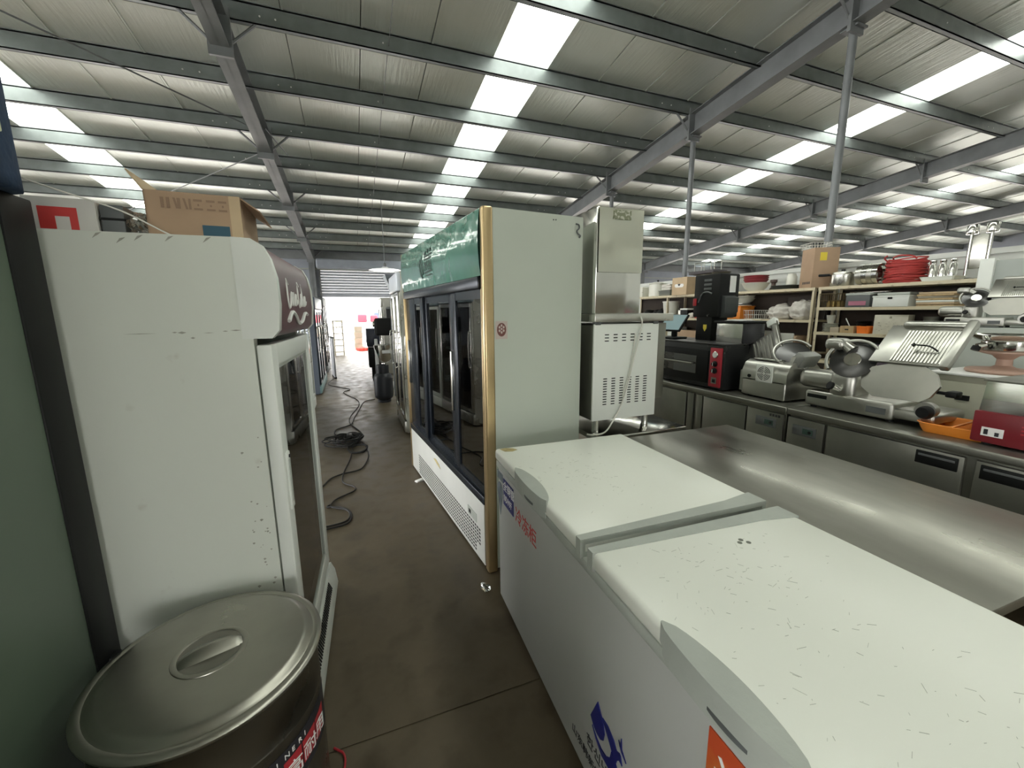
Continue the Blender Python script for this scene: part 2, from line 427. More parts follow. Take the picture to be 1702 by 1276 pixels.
# other outer walls (outside the frame) and the low partition behind the shelving
WALLW = mat('white_wall_panel', (.62, .64, .60), .6, var=.08)
def open_side(name, x, z0, z1):
    # side wall of the shed: low plinth, unseen long openings added between posts to light the ceiling, cladding above
    w = MB(); w.box(x, x+.1, YB, YF, 0, z0); w.box(x, x+.1, YB, YF, z1, 6.9)
    for k in range(7): y = YB+.1+k*(YF-YB-.5)/6; w.box(x, x+.1, y, y+.3, z0, z1)
    w.build(name, WALLG, kind='structure')
open_side('wall_left', X0-.1, .2, 4.4); open_side('wall_right', X1, .2, 2.7)
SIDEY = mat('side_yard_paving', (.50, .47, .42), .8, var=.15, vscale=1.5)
MB().box(X0-24, X0-.1, YB-14, 44, -.12, -.02).build('ground_left_yard', SIDEY, kind='structure')
MB().box(X1+.1, X1+24, YB-14, 44, -.12, -.02).build('ground_right_yard', SIDEY, kind='structure')
wf = MB(); FD0, FD1, FDT = -1.5, 1.1, 1.95                     # unseen door opening added behind the camera to light sides facing it
wf.box(X0, FD0, YB-.1, YB, 0, 6.9); wf.box(FD1, X1, YB-.1, YB, 0, 6.9); wf.box(FD0, FD1, YB-.1, YB, FDT, 6.9)
wf.build('wall_front', WALLW, kind='structure')
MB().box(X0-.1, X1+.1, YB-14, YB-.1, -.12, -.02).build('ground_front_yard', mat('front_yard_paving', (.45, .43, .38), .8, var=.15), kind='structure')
part = MB().box(6.40, 6.48, -3.0, 14.0, 0, 2.06).build('wall_partition', WALLW, kind='structure')
MB().box(6.37, 6.50, -3.0, 14.0, 2.06, 2.12).build('top_rail', WALLW, part)
for zz in (1.93, 1.80, 1.67, 1.54):
    MB().box(6.388, 6.402, -3.0, 14.0, zz, zz+.105).build('cladding_board', WALLW, part)

# yard outside the shutter
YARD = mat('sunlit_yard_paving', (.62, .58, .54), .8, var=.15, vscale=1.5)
MB().box(X0-.1, X1+.1, YF+.1, 44, -.12, -.02).build('ground_yard', YARD, kind='structure')
MB().box(-24, 36, 38, 38.3, -.02, 5).build('wall_yard', WALLW, kind='structure')

# ================================================================== CHEST FREEZER
def lens(y0, y1, bulge_out, bulge_in, n=14):
    """plan outline between y0>y1: outer (towards -x) and inner arcs"""
    pts = []
    for i in range(n+1):
        t = i/n; y = y0+(y1-y0)*t; pts.append((-bulge_out*math.sin(math.pi*t)**.45, y))
    for i in range(n+1):
        t = 1-i/n; y = y0+(y1-y0)*t; pts.append((bulge_in*math.sin(math.pi*t)**.55+.004, y))
    return pts
fz = thing('chest_freezer', (.615, 1.845, 0), R(-1.9), 'long white two-lid chest freezer with grey handles in the right foreground', 'freezer')
FL = -1.86
MB().rbox(.012, .715, FL, -.012, .03, .745, .012).build('body', mat('freezer_body_shaded', (.42, .43, .41), .42, var=.06, vscale=1.6), fz, 40)  # white body set grey: the shade of its aisle side is in the colour
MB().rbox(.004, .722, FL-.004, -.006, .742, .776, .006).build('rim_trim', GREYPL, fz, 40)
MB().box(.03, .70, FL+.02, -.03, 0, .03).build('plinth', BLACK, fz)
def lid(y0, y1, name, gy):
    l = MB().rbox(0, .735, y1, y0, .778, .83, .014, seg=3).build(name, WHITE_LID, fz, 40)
    # grey end cap, widening towards the hinge side
    (a, b) = gy
    sgn = 1 if a > y1+.2 else -1
    e = y0 if sgn > 0 else y1
    poly = [(-.003, e), (.738, e), (.738, e-sgn*.075), (.60, e-sgn*.052), (-.003, e-sgn*.028)]
    MB().prism(poly, .774, .8335, 'xyz').build('grey_end_cap', GREYPL, l)
    return l
l1 = lid(0, -.884, 'lid', (-.9, 0))
l2 = lid(-.926, FL, 'lid', (-.926, 0))
for ll, ya, yb in ((l1, -.30, -.63), (l2, -1.235, -1.56)):
    h = MB(); po = lens(ya, yb, .020, .036)
    h.prism(po, .795, .842, 'xyz')
    po2 = lens(ya-.01, yb+.01, .016, .0)
    h.prism(po2, .768, .797, 'xyz')
    hd = h.build('handle', GREYPL, ll, 35)
    MB().prism(lens(ya-.12, yb+.07, .0195, .0), .782, .7945, 'xyz').build('finger_recess', DKGREY, hd)
# print on the aisle side of the freezer
def on_front(y, z, off=.0113): return frame((off, y, z), (0, -1, 0), (0, 0, 1))
MB().box(.009, .0115, -.245, -.105, .585, .715).build('blue_label', BLUE, fz, label='dark blue label with white lettering')
text('全铜管', .052, WHITEP, on_front(-.108, .665, .0082), fz)
text('制冷好', .038, WHITEP, on_front(-.115, .610, .0082), fz)
mb = MB(); mb.cyl((.0118, -.045, .63), (.010, -.045, .63), .042, n=20); mb.box(.010, .0118, -.09, -.005, .685, .725); mb.prism([(-.085, .61), (-.01, .61), (-.05, .50)], .010, .0118, 'yzx')
mb.build('energy_sticker', mat('faded_sticker', (.17, .21, .24), .6, var=.5, vscale=30), fz)
text('冷冻柜', .082, REDP, on_front(-.268, .585), fz, label='red lettering on the freezer front')
# blue sail emblem: a sail inside a swoosh with two small bird strokes
def emblem(poly, name='blue_emblem'): MB().prism([(y, z) for y, z in poly], .009, .0118, 'yzx').build(name, BLUE, fz)
emblem([(-.985, .372), (-.948, .287), (-.965, .270), (-.985, .262), (-1.005, .262), (-1.020, .275), (-1.025, .300), (-1.018, .330)])
emblem([(-1.012, .345), (-1.030, .325), (-1.055, .300), (-1.070, .285), (-1.082, .266), (-1.088, .288), (-1.098, .302), (-1.112, .300), (-1.104, .322), (-1.092, .338), (-1.085, .322), (-1.075, .345),
        (-1.050, .358)][0:9] + [(-1.098, .326), (-1.085, .318), (-1.070, .335), (-1.040, .348)])
emblem([(-.958, .262), (-.985, .244), (-1.010, .236), (-1.035, .240), (-1.055, .258), (-1.062, .288), (-1.080, .276), (-1.092, .262), (-1.098, .245), (-1.085, .232), (-1.055, .218), (-1.015, .216), (-.980, .236)])
emblem([(-1.098, .348), (-1.104, .380), (-1.108, .348), (-1.128, .328), (-1.106, .338), (-1.092, .362)])
text('한신냉동기', .046, INK, on_front(-.925, .165), fz)
text('山东韩新制冷设备', .036, INK, on_front(-.83, .105), fz)
text('有限公司', .030, INK, on_front(-.99, .062), fz)
MB().box(.009, .0116, -1.60, -1.372, .46, .722).build('orange_sticker', mat('orange_sticker', (.50, .07, .02), .5, col2=(.52, .20, .03), lo=.5, hi=.7, vscale=6), fz, label='orange red sticker')
text('米', .105, WHITEP, on_front(-1.385, .605, .0083), fz)
# dried yellow glue mark on the far corner and lid scuffs
mb = MB(); mb.prism([(.02, -.02), (.05, -.012), (.085, -.03), (.10, -.055), (.07, -.07), (.035, -.06)], .8298, .8312, 'xyz')
mb.build('tape_residue', mat('old_yellow_tape', (.52, .43, .20), .7, var=.4, vscale=40), fz)
rs = random.Random(3); mb = MB()
for k in range(330):
    cx, cy = rs.gauss(.25, .15), rs.choice([rs.gauss(-1.15, .1), rs.gauss(-1.5, .16), rs.gauss(-.45, .15)])
    if not (.03 < cx < .68 and FL+.05 < cy < -.1) or (-.97 < cy < -.82): continue
    a = rs.uniform(-1.2, 1.2); l_ = rs.uniform(.002, .016)*rs.choice([.5, 1, 1.4]); w_ = rs.uniform(.0003, .0007)
    T = Matrix.Translation((cx, cy, .8301)) @ Matrix.Rotation(a, 4, 'Z')
    mb.box(-l_/2, l_/2, -w_/2, w_/2, 0, .0005, T=T)
mb.build('lid_scratches', mat('scratch_grey', (.40, .41, .36), .7), fz, kind='stuff')
mb = MB()
for (cx, cy) in ((.43, -1.05), (.455, -1.058), (.445, -1.04)):
    mb.cyl((cx, cy, .8299), (cx, cy, .8309), .007, n=9)
mb.build('grease_spots', mat('grease_spot', (.14, .15, .12), .6), fz)

# ================================================================== STEEL TABLES
def steel_table(name, loc, rz, w, d, h, top, label, hollow=False):
    t = thing(name, loc, rz, label, 'table')
    MB().rbox(0, w, 0, d, h-.035, h, .006).build('table_top', top, t, 40)
    for x in (.05, w-.05):
        for y in (.05, d-.05):
            l_ = MB().cyl((x, y, .03), (x, y, h-.035), .020, n=12).build('leg', STEELD, t, 40)
            MB().cyl((x, y, 0), (x, y, .03), .014, .024, n=10).build('foot', BLACK, l_, 40)
    MB().rbox(.03, w-.03, .03, d-.03, .20, .225, .005).build('lower_shelf', STEELD, t, 40)
    return t
steel_table('work_table', (1.385, .41, 0), R(-1.2), .83, 1.52, .76, TABLETOP, 'stainless steel work table with scuffed shiny top beside the chest freezer')
steel_table('appliance_table', (1.30, 1.965, 0), 0, .66, .68, .765, STEELP, 'small mirror-bright steel table under the white vented machine')

# ================================================================== GREEN HEADED DISPLAY FRIDGE
gf = thing('display_fridge', (.645, 2.04, 0), R(-84.5), 'tall display fridge with green header, gold edge and black sliding glass doors', 'fridge')
GW, GD, GH = 1.92, .60, 2.015
b = MB()
shell(b, -GW, 0, .045, GD, .03, GH, .05, .40)
b.build('body', [PANEL], gf)
MB().box(-GW+.05, -.055, GD-.06, GD-.041, .40, GH-.05).build('liner', INNER, gf)
g = MB(); g.rbox(-.04, .004, -.012, .046, .01, GH+.004, .010, seg=3); g.rbox(-.058, -.035, -.008, .02, .01, 1.62, .006)
g.build('gold_edge', GOLD, gf, 40)
MB().rbox(-GW-.004, -GW+.03, -.012, .046, .01, GH+.004, .010).build('gold_edge', GOLD, gf, 40)
hd = MB()
n = 24
for i in range(n):
    x0, x1 = -GW+.03+(GW-.066)*i/n, -GW+.03+(GW-.066)*(i+1)/n
    prof = []
    for k in range(9):
        t = k/8; prof.append((-.012-.012*math.sin(math.pi*t), 1.685+t*.325))
    vs = [(x, y, z) for x in (x0, x1) for y, z in prof]
    hd.add(vs, [(k, k+1, 9+k+1, 9+k) for k in range(8)])
hd.box(-GW+.03, -.036, -.01, .04, 1.685, GH-.002)
header = hd.build('header', GREENH, gf, 60)
MB().rbox(-GW+.03, -.075, -.016, .05, 1.62, 1.684, .008).build('door_head_rail', FRAMEBK, gf, 40)
# dark green leaf mark and stacked stroke mark printed on the header
mk = MB()
def stroke(x0, z0, x1, z1, w):
    d = Vector((x1-x0, z1-z0)); nn = Vector((-d.y, d.x)).normalized()*w/2
    mk.prism([(x0+nn.x, z0+nn.y), (x1+nn.x, z1+nn.y), (x1-nn.x, z1-nn.y), (x0-nn.x, z0-nn.y)], -.0262, -.022, 'xzy')
for a_ in ((-1.235, 1.86, -1.17, 1.77, .02), (-1.20, 1.885, -1.13, 1.78, .022), (-1.16, 1.90, -1.10, 1.80, .018), (-1.225, 1.82, -1.15, 1.755, .012),
           (-1.07, 1.915, -1.045, 1.925, .016), (-1.0, 1.925, -.975, 1.935, .016), (-.93, 1.925, -.905, 1.935, .016), (-1.08, 1.895, -.89, 1.905, .010),
           (-1.07, 1.875, -.90, 1.88, .010), (-1.06, 1.86, -1.06, 1.80, .012), (-1.02, 1.86, -1.02, 1.80, .012), (-.98, 1.86, -.98, 1.80, .012), (-.94, 1.86, -.94, 1.80, .012), (-.90, 1.865, -.90, 1.79, .012),
           (-1.08, 1.83, -.89, 1.835, .008), (-1.09, 1.785, -.88, 1.79, .012), (-1.07, 1.765, -.90, 1.765, .007)):
    stroke(*a_)
mk.build('header_emblem', GREEND, header)
# sliding doors
for (xa, xb, yo) in ((-.62, -.060, .0), (-1.38, -.60, .02), (-GW+.05, -1.30, .0)):
    d_ = MB(); s_ = .085; z0, z1 = .455, 1.62; y0, y1 = .004+yo, .026+yo
    sl = .12 if xa > -1.5 else .30
    d_.rbox(xa, xa+sl, y0, y1, z0, z1, .004); d_.rbox(xb-s_ if xb < -.1 else xb-.03, xb, y0, y1, z0, z1, .004)
    d_.box(xa, xb, y0+.002, y1-.002, z0, z0+.05); d_.box(xa, xb, y0+.002, y1-.002, z1-.05, z1)
    dr = d_.build('sliding_door', FRAMEBK, gf, 40)
    MB().box(xa+.02, xb-.02, y0+.009, y0+.014, z0+.02, z1-.02).build('pane', PANE_D, dr)
    MB().rbox(xa+.015, xa+.035, y0-.012, y0+.004, .85, 1.25, .005).build('pull_strip', STEELP, dr, 40)
MB().rbox(-GW+.03, -.06, -.012, .05, .405, .456, .006).build('door_track', FRAMEBK, gf, 40)
for z in (.62, .86, 1.10, 1.34):
    mb = MB()
    for k in range(14): mb.cyl((-GW+.06, .10+k*.033, z), (-.06, .10+k*.033, z), .003, n=4)
    mb.cyl((-GW+.06, .09, z-.008), (-.06, .09, z-.008), .006, n=6); mb.cyl((-GW+.06, .53, z-.008), (-.06, .53, z-.008), .006, n=6)
    mb.build('wire_shelf', STEELD, gf)
kick = MB().rbox(-GW+.03, -.072, -.006, .03, .015, .404, .005).build('kick_plate', mat('white_kick_plate', (.62, .63, .60), .4, var=.15, vscale=3), gf, 40)
mb = MB(); nr = 8
for r_ in range(nr):
    for c_ in range(44):
        x = -1.62+c_*.034-(r_ % 2)*.0
        if r_ < 3 and c_ > 41: continue
        mb.box(x, x+.022, -.0072, -.0055, .045+r_*.023, .056+r_*.023)
mb.build('vent_slots', BLACK, kick, kind='stuff')
MB().box(-.34, -.19, -.0085, -.005, .235, .29).build('control_window', GREYPL, kick)
MB().box(-.32, -.285, -.0095, -.008, .25, .275).build('control_display', BLACK, kick)
MB().prism([(-1.12, .345), (-1.05, .36), (-.96, .34), (-.93, .315), (-1.02, .325)], -.0078, -.005, 'xzy').build('tape_residue', MATS['old_yellow_tape'], kick)
# stickers on its white side panel (faces +x in the fridge's own frame)
def on_side(y, z): return frame((.0006, y, z), (0, 1, 0), (0, 0, 1))
MB().rbox(-.0005, .0012, .052, .122, 1.358, 1.452, .0005).build('paper_sticker', STICKER, gf, label='square paper sticker with dark red emblem')
em = MB()
def oval(cy, cz, ry, rz2, d0, d1, n=18): return MB().prism([(cy+ry*math.cos(2*math.pi*t/n), cz+rz2*math.sin(2*math.pi*t/n)) for t in range(n)], d0, d1, 'yzx')
MB.add(em, oval(.087, 1.407, .027, .036, .0010, .0016).v, oval(.087, 1.407, .027, .036, .0010, .0016).f)
fl_ = MB()
for k in range(6):
    a_ = R(k*60+30); o = oval(.087+.014*math.cos(a_), 1.411+.018*math.sin(a_), .0055, .007, .0014, .0020, 10); fl_.add(o.v, o.f)
o = oval(.087, 1.411, .005, .006, .0014, .0020, 10); fl_.add(o.v, o.f)
fl_.build('sticker_blossom', STICKER, gf)
em.build('sticker_emblem', mat('dark_red_ink', (.16, .06, .05), .6), gf)
hk = MB(); hk.tube([(.006, .548, 1.975), (.006, .566, 1.972), (.006, .570, 1.955), (.006, .556, 1.94), (.006, .562, 1.925), (.006, .578, 1.915), (.006, .572, 1.905)], .0045, n=6)
hk.build('cable_end', DKGREY, gf, 60)
for k, (y, z) in enumerate(((.405, 1.986), (.42, 1.987))):
    MB().cyl((.0, y, z), (.002, y, z), .004, n=8).build('screw', DKGREY, gf)
for x in (-GW+.08, -.10):
    for y in (.08, GD-.08): MB().cyl((x, y, 0), (x, y, .032), .025, n=10).build('foot', BLACK, gf, 40)

# ================================================================== LEFT MAROON HEADED FRIDGE
lf = thing('beverage_cooler', (-.215, 1.452, 0), R(87.6), 'white beverage cooler with curved maroon header and glass door on the left', 'fridge')
LW, LD, LH = .78, .535, 1.722
b = MB()
shell(b, 0, LW, .072, LD, .02, LH, .04, .17)
b.build('body', WHITE_WORN, lf)
MB().box(.04, LW-.04, LD-.06, LD-.041, .17, LH-.04).build('liner', INNER, lf)
def hprof(k=0.0, o=0.0):
    return [(.10-o, 1.425+k), (.020, 1.425+k), (-.002+k, 1.45), (-.010+k, 1.53), (-.008+k, 1.61), (.004+k, 1.665), (.022+k*.7, 1.702-k*.7), (.050, 1.720-k), (.10-o, 1.722-k)]
hb = thing('tmp', (0, 0, 0)); bpy.data.objects.remove(hb)
hdr = MB().prism(hprof(.004), .028, LW-.028, 'yzx').build('header', MAROON, lf, 50)
for a, c in ((-.004, .029), (LW-.029, LW+.004)):
    MB().prism(hprof(), a, c, 'yzx').build('header_end_cap', WHITE, lf, 50)
# cursive white script and wave on the header front
scr = MB()
def script(pts, r=.0045, m=.0045): scr.tube([(x*.9+.06, -.0065+max(0, (z-1.56))**2*2.2+max(0, 1.50-z)*.05, z) for x, z in pts], r, n=5, sub=5)
script([(.155, 1.600), (.135, 1.62), (.112, 1.59), (.108, 1.545), (.13, 1.52), (.16, 1.54), (.18, 1.57)])
script([(.18, 1.555), (.195, 1.575), (.21, 1.555), (.195, 1.53), (.18, 1.55), (.215, 1.56), (.24, 1.575), (.225, 1.55), (.235, 1.53), (.265, 1.55)])
script([(.285, 1.57), (.265, 1.55), (.28, 1.53), (.295, 1.57), (.30, 1.535), (.325, 1.55)])
script([(.40, 1.605), (.375, 1.62), (.352, 1.585), (.352, 1.545), (.375, 1.525), (.41, 1.555)])
script([(.41, 1.55), (.425, 1.575), (.44, 1.555), (.425, 1.53), (.412, 1.55), (.45, 1.57), (.47, 1.62), (.458, 1.56), (.47, 1.53), (.49, 1.55)])
script([(.52, 1.57), (.50, 1.55), (.512, 1.53), (.53, 1.57), (.535, 1.535), (.56, 1.55)])
script([(.10, 1.475), (.17, 1.505), (.25, 1.495), (.33, 1.465), (.42, 1.47), (.50, 1.50), (.58, 1.495)], .007)
scr.build('script_lettering', WHITEP, hdr, 60)
# door: frame, pane, recessed grip
dz0, dz1 = .185, 1.405
d_ = MB(); fw_ = .078
d_.rbox(0, fw_, .025, .068, dz0, dz1, .006); d_.rbox(LW-fw_, LW, .025, .068, dz0, dz1, .006)
d_.rbox(fw_-.005, LW-fw_+.005, .027, .066, dz1-.075, dz1-.001, .006); d_.rbox(fw_-.005, LW-fw_+.005, .027, .066, dz0+.001, dz0+.085, .006)
door = d_.build('glass_door', WHITE, lf, 40)
MB().box(fw_-.01, LW-fw_+.01, .036, .041, dz0+.07, dz1-.06).build('pane', PANE, door)
gk = MB(); gk.box(fw_-.006, fw_+.008, .031, .05, dz0+.07, dz1-.06); gk.box(LW-fw_-.008, LW-fw_+.006, .031, .05, dz0+.07, dz1-.06); gk.box(fw_, LW-fw_, .031, .05, dz1-.084, dz1-.070); gk.box(fw_, LW-fw_, .031, .05, dz0+.08, dz0+.092)
gk.build('gasket', GREYPL, door)
h_ = MB(); h_.rbox(.018, .060, .018, .027, .845, 1.045, .008); hnd = h_.build('grip_surround', WHITE, door, 40)
MB().rbox(.028, .050, .0165, .020, .870, 1.02, .006).build('grip_hollow', GREYPL, hnd, 40)
MB().cyl((.039, .0175, 1.03), (.039, .014, 1.03), .006, n=10).build('lock', BLACK, hnd, 40)
MB().box(.0, LW, .055, .075, .17, 1.43).build('door_seal', GREYPL, lf) if False else None
for z in (.42, .66, .90, 1.14):
    mb = MB()
    for k in range(12): mb.cyl((.045, .10+k*.034, z), (LW-.045, .10+k*.034, z), .003, n=4)
    mb.cyl((.045, .095, z-.006), (LW-.045, .095, z-.006), .006, n=6)
    mb.build('wire_shelf', WHITE, lf)
kp = MB().prism([(.075, .01), (.0, .01), (-.008, .05), (.002, .13), (.02, .172), (.075, .172)], -.002, LW+.002, 'yzx').build('kick_plate', WHITE, lf, 30)
mb = MB()
for k in range(34):
    x = .05+k*.0165; mb.prism([(.0165, .170), (.0015, .134), (-.0005, .134), (.0145, .171)], x, x+.008, 'yzx')
mb.build('vent_slots', BLACK, kp, kind='stuff')
# dents, seam and wear on its side panel (faces -x in its own frame)
mb = MB()
mb.tube([(-.0005, .09, 1.72), (-.0005, .088, 1.66), (-.0005, .083, 1.60), (-.0005, .08, 1.57), (-.0005, .084, 1.54), (-.0005, .078, 1.50), (-.0005, .074, 1.43)], .0016, n=5)
mb.build('panel_seam', mat('grime', (.25, .24, .20), .8), lf)
mb = MB(); rs = random.Random(11)
for (y0, y1, z, w) in ((.10, .13, 1.452, .002), (.135, .15, 1.45, .0018), (.17, .20, 1.446, .001), (.24, .262, 1.448, .0035), (.262, .275, 1.449, .002), (.31, .39, 1.447, .001), (.22, .232, 1.432, .003)):
    mb.prism([(y0, z), ((y0+y1)/2, z+w), (y1, z), ((y0+y1)/2, z-w)], -.0012, .0005, 'yzx')
for k in range(26):
    y, z, q = rs.uniform(.085, .14), rs.gauss(.80, .14), rs.uniform(.0015, .006)
    mb.prism([(y-q, z), (y, z+q*.7), (y+q, z+q*.2), (y+q*.3, z-q)], -.0010, .0005, 'yzx')
for (y, z) in ((.16, 1.715), (.25, 1.714), (.32, 1.713), (.36, 1.705), (.41, 1.716)):
    mb.prism([(y-.012, z+.004), (y, z+.001), (y+.009, z-.012), (y-.004, z-.003)], -.0012, .0005, 'yzx')
mb.build('scuff_marks', mat('scuff_grey', (.33, .33, .28), .8), lf, kind='stuff')
for x in (.06, LW-.06):
    for y in (.12, LD-.08): MB().cyl((x, y, 0), (x, y, .022), .02, n=10).build('foot', BLACK, lf, 40)

# things on top of it
t = thing('print_carton', (-.725, 1.545, 1.722), R(3), 'low white carton with red square print on top of the maroon headed cooler', 'box')
MB().rbox(-.075, .075, 0, .30, 0, .095, .002).build('carton', mat('white_carton', (.58, .57, .53), .8, var=.1), t)
rp = MB(); rp.prism([(-.045, .012), (-.045, .07), (.035, .07), (.035, .012), (.018, .012), (.018, .046), (-.012, .046), (-.012, .012)], -.0012, .0005, 'xzy')
rp.build('red_print', REDP, t)
t = thing('dark_case', (-.615, 1.56, 1.722), R(3), 'small dark grey case between the red print carton and the cardboard box', 'case')
MB().rbox(-.032, .022, 0, .25, 0, .088, .004).build('shell', DKGREY, t, 40)
MB().rbox(-.034, .024, -.002, .01, .045, .052, .002).build('seam', BLACK, t)
t = thing('clear_bag', (-.565, 1.57, 1.722), 0, 'crumpled clear plastic bag beside the cardboard box on the cooler', 'bag')
bm = bmesh.new(); bmesh.ops.create_icosphere(bm, subdivisions=3, radius=1); rs = random.Random(2)
for v in bm.verts:
    k = 1+rs.uniform(-.18, .18); v.co = Vector((v.co.x*.030*k, .03+v.co.y*.05*k, max(0, .038+v.co.z*.040*k)))
me = bpy.data.meshes.new('film'); bm.to_mesh(me); bm.free(); me.materials.append(glass('plastic_film', (.75, .78, .76), .12, .12)); link('film', me, t)
t = thing('cardboard_box', (-.42, 1.555, 1.722), R(2), 'open brown cardboard box with raised flap and blue print on the cooler', 'box')
b = MB(); w_, d2, h2 = .118, .30, .135
b.box(-w_, w_, 0, .005, 0, h2); b.box(-w_, w_, d2-.005, d2, 0, h2); b.box(-w_, -w_+.005, 0, d2, 0, h2); b.box(w_-.005, w_, 0, d2, 0, h2); b.box(-w_, w_, 0, d2, 0, .005)
b.build('carton', CARD, t)
MB().box(-.002, .002, 0, d2, 0, .06, T=Matrix.Translation((-w_, 0, h2)) @ Matrix.Rotation(R(-32), 4, 'Y')).build('flap', CARDL, t)
MB().box(-.002, .002, .02, d2, 0, .06, T=Matrix.Translation((w_, 0, h2)) @ Matrix.Rotation(R(125), 4, 'Y')).build('flap', CARD, t)
MB().box(w_-.028, w_+.0012, -.0012, .0, .0, h2).build('edge_tape', CARDL, t)
MB().box(.015, .085, -.0012, .001, .004, .045).build('blue_print', mat('teal_print', (.03, .09, .13), .7), t)
text('HIGHER HNC', .030, mat('brown_print', (.25, .16, .11), .8), frame((-.085, -.0008, .095), (1, 0, 0), (0, 0, 1)), t) if False else None
mb = MB()
for a, c in ((-.080, .008), (-.066, .008), (-.040, .008), (-.012, .006)): mb.box(a, a+c, -.0011, .0005, .088, .118)
for a in (-.050, -.026): mb.prism([(a, .118), (a+.006, .118), (a+.012, .088), (a+.006, .088)], -.0011, .0005, 'xzy')
for a in (.0, .032, .062):
    mb.box(a, a+.022, -.0011, .0005, .112, .118); mb.box(a, a+.022, -.0011, .0005, .088, .093); mb.box(a+.009, a+.014, -.0011, .0005, .099, .105)
mb.build('faded_print', mat('brown_print', (.27, .18, .12), .8), t)
mb = MB(); mb.tube([(-.80, 1.47, 1.86), (-.70, 1.485, 1.825), (-.576, 1.50, 1.784), (-.50, 1.505, 1.742), (-.466, 1.51, 1.7245), (-.44, 1.52, 1.7245)], .0022, n=5)
mb.build('string', WIRE, label='thin white string slanting down onto the top of the maroon headed cooler', cat='string')

# tall near cabinet at the left edge, blue bag on it
nc = thing('tall_cabinet', (-.733, .340, 0), 0, 'tall pale green cabinet with black edge at the far left', 'cabinet')
MB().rbox(-.62, 0, 0, 1.00, .02, 1.775, .008).build('body', mat('pale_green_cabinet', (.10, .14, .10), .4, var=.25, vscale=1.2), nc, 40)
MB().rbox(-.62, .004, .995, 1.108, .02, 1.785, .006).build('black_edge', BLACK, nc, 40)
MB().rbox(-.02, .020, 1.04, 1.084, .45, .52, .01).build('latch', BLACK, nc, 40)
for x in (-.55, -.07):
    for y in (.07, 1.0): MB().cyl((x, y, 0), (x, y, .022), .02, n=8).build('foot', BLACK, nc, 40)
bm = bmesh.new(); bmesh.ops.create_cube(bm, size=1); bmesh.ops.subdivide_edges(bm, edges=bm.edges[:], cuts=9, use_grid_fill=True)
rs = random.Random(5)
for v in bm.verts:
    x, y, z = v.co; f_ = 1-.35*(abs(x*2)**4+abs(y*2)**4)*.3
    v.co = Vector((x*.42*f_, y*.40*f_, (z+.5)*.335*(1-.12*(x*2)**2)+.006*math.sin(y*40+z*25)+.004*math.sin(x*50)))
    if z <= -.49: v.co.z = 0
me = bpy.data.meshes.new('padded_bag'); bm.to_mesh(me); bm.free(); me.materials.append(BLUEF); me.shade_smooth()
bt = thing('padded_bag', (-.875, 1.225, 1.785), 0, 'dark blue padded bag on top of the tall cabinet at the left edge', 'bag')
link('bag_body', me, bt)
MB().rbox(.185, .2095, -.02, .05, .10, .25, .004).build('reflective_stripe', mat('pale_yellow_stripe', (.62, .66, .48), .5), bt, 40)

# ================================================================== STOCK POT
pot = thing('stock_pot', (-.412, 1.168, 0), 0, 'large covered stainless stock pot on the floor in the left foreground', 'pot')
MB().lathe([(.236, 0), (.247, .006), (.249, .02), (.249, .455), (.2505, .459), (.249, .463), (.249, .585), (.253, .592), (.253, .597), (.247, .598), (.243, .59), (.243, .02), (0.0, .018)], n=72).build('pot_body', POTST, pot, 40)
ldp = [(.0, .624)]
ldp = [(.262, .592), (.2645, .596), (.2645, .601), (.260, .606), (.250, .608), (.243, .606), (.237, .609), (.228, .617), (.218, .620), (.120, .622), (.075, .622), (.0, .622)]
lidp = MB().lathe(ldp+[], n=72).build('lid', LIDST, pot, 40)
# recessed dish with a bar grip
MB().lathe([(.086, .6215), (.085, .6240), (.078, .6255), (.073, .6240), (.071, .6225)], n=40, T=Matrix.Scale(1.0, 4)).build('grip_ring', LIDST, lidp, 50)
gp = MB(); n = 16
for i in range(n+1):
    t = i/n; x = -.058+.116*t; zz = .6225+.020*math.sin(math.pi*t)**.6
    gp.add([(x*1.2, -.028, .6222), (x*1.2, -.006, zz+.003), (x*1.2, .012, zz), (x*1.2, .020, .6222)], [])
gp.f = [[4*i+k, 4*i+k+1, 4*i+k+5, 4*i+k+4] for i in range(n) for k in range(3)]; gp.m = [0]*len(gp.f)
grip = gp.build('grip', LIDST, lidp, 60); grip.rotation_euler = (0, 0, R(18))
MB().lathe([(.0, .6224), (.072, .6224), (.072, .6231), (.0, .6231)], n=32).build('grip_dish', POTST, lidp, 40)
# printed band on the aisle side
def band(a0, a1, z0, z1, r, m, name, parent, n=18):
    mb = MB()
    for i in range(n+1):
        a = R(a0+(a1-a0)*i/n)
        for rr in (r, r+.0008):
            for z in (z0, z1): mb.v.append((rr*math.cos(a), rr*math.sin(a), z))
    for i in range(n):
        o = 4*i
        for q in ((0, 1, 5, 4), (2, 6, 7, 3), (1, 3, 7, 5), (0, 4, 6, 2)): mb.f.append([o+k for k in q]); mb.m.append(0)
    mb.f.append([0, 2, 3, 1]); mb.m.append(0); o = 4*n; mb.f.append([o, o+1, o+3, o+2]); mb.m.append(0)
    return mb.build(name, m, parent, 60)
bd = band(-72, 6, .30, .425, .2492, INK, 'printed_band', pot)
def on_pot(s, a0, z, size, m, r=.2503):
    for i, ch in enumerate(s):
        a = R(a0+i*size/.25*57.3*1.08)
        T = frame((r*math.cos(a), r*math.sin(a), z), (-math.sin(a), math.cos(a), 0), (0, 0, 1))
        text(ch, size, m, T, bd)
band(-46, -33.5, .325, .392, .2500, RED, 'red_print_square', bd, 6); band(-32.5, -20, .325, .392, .2500, RED, 'red_print_square', bd, 6); band(-19, -6, .325, .392, .2500, RED, 'red_print_square', bd, 6)
on_pot('高耐用', -45.5, .333, .052, WHITEP)
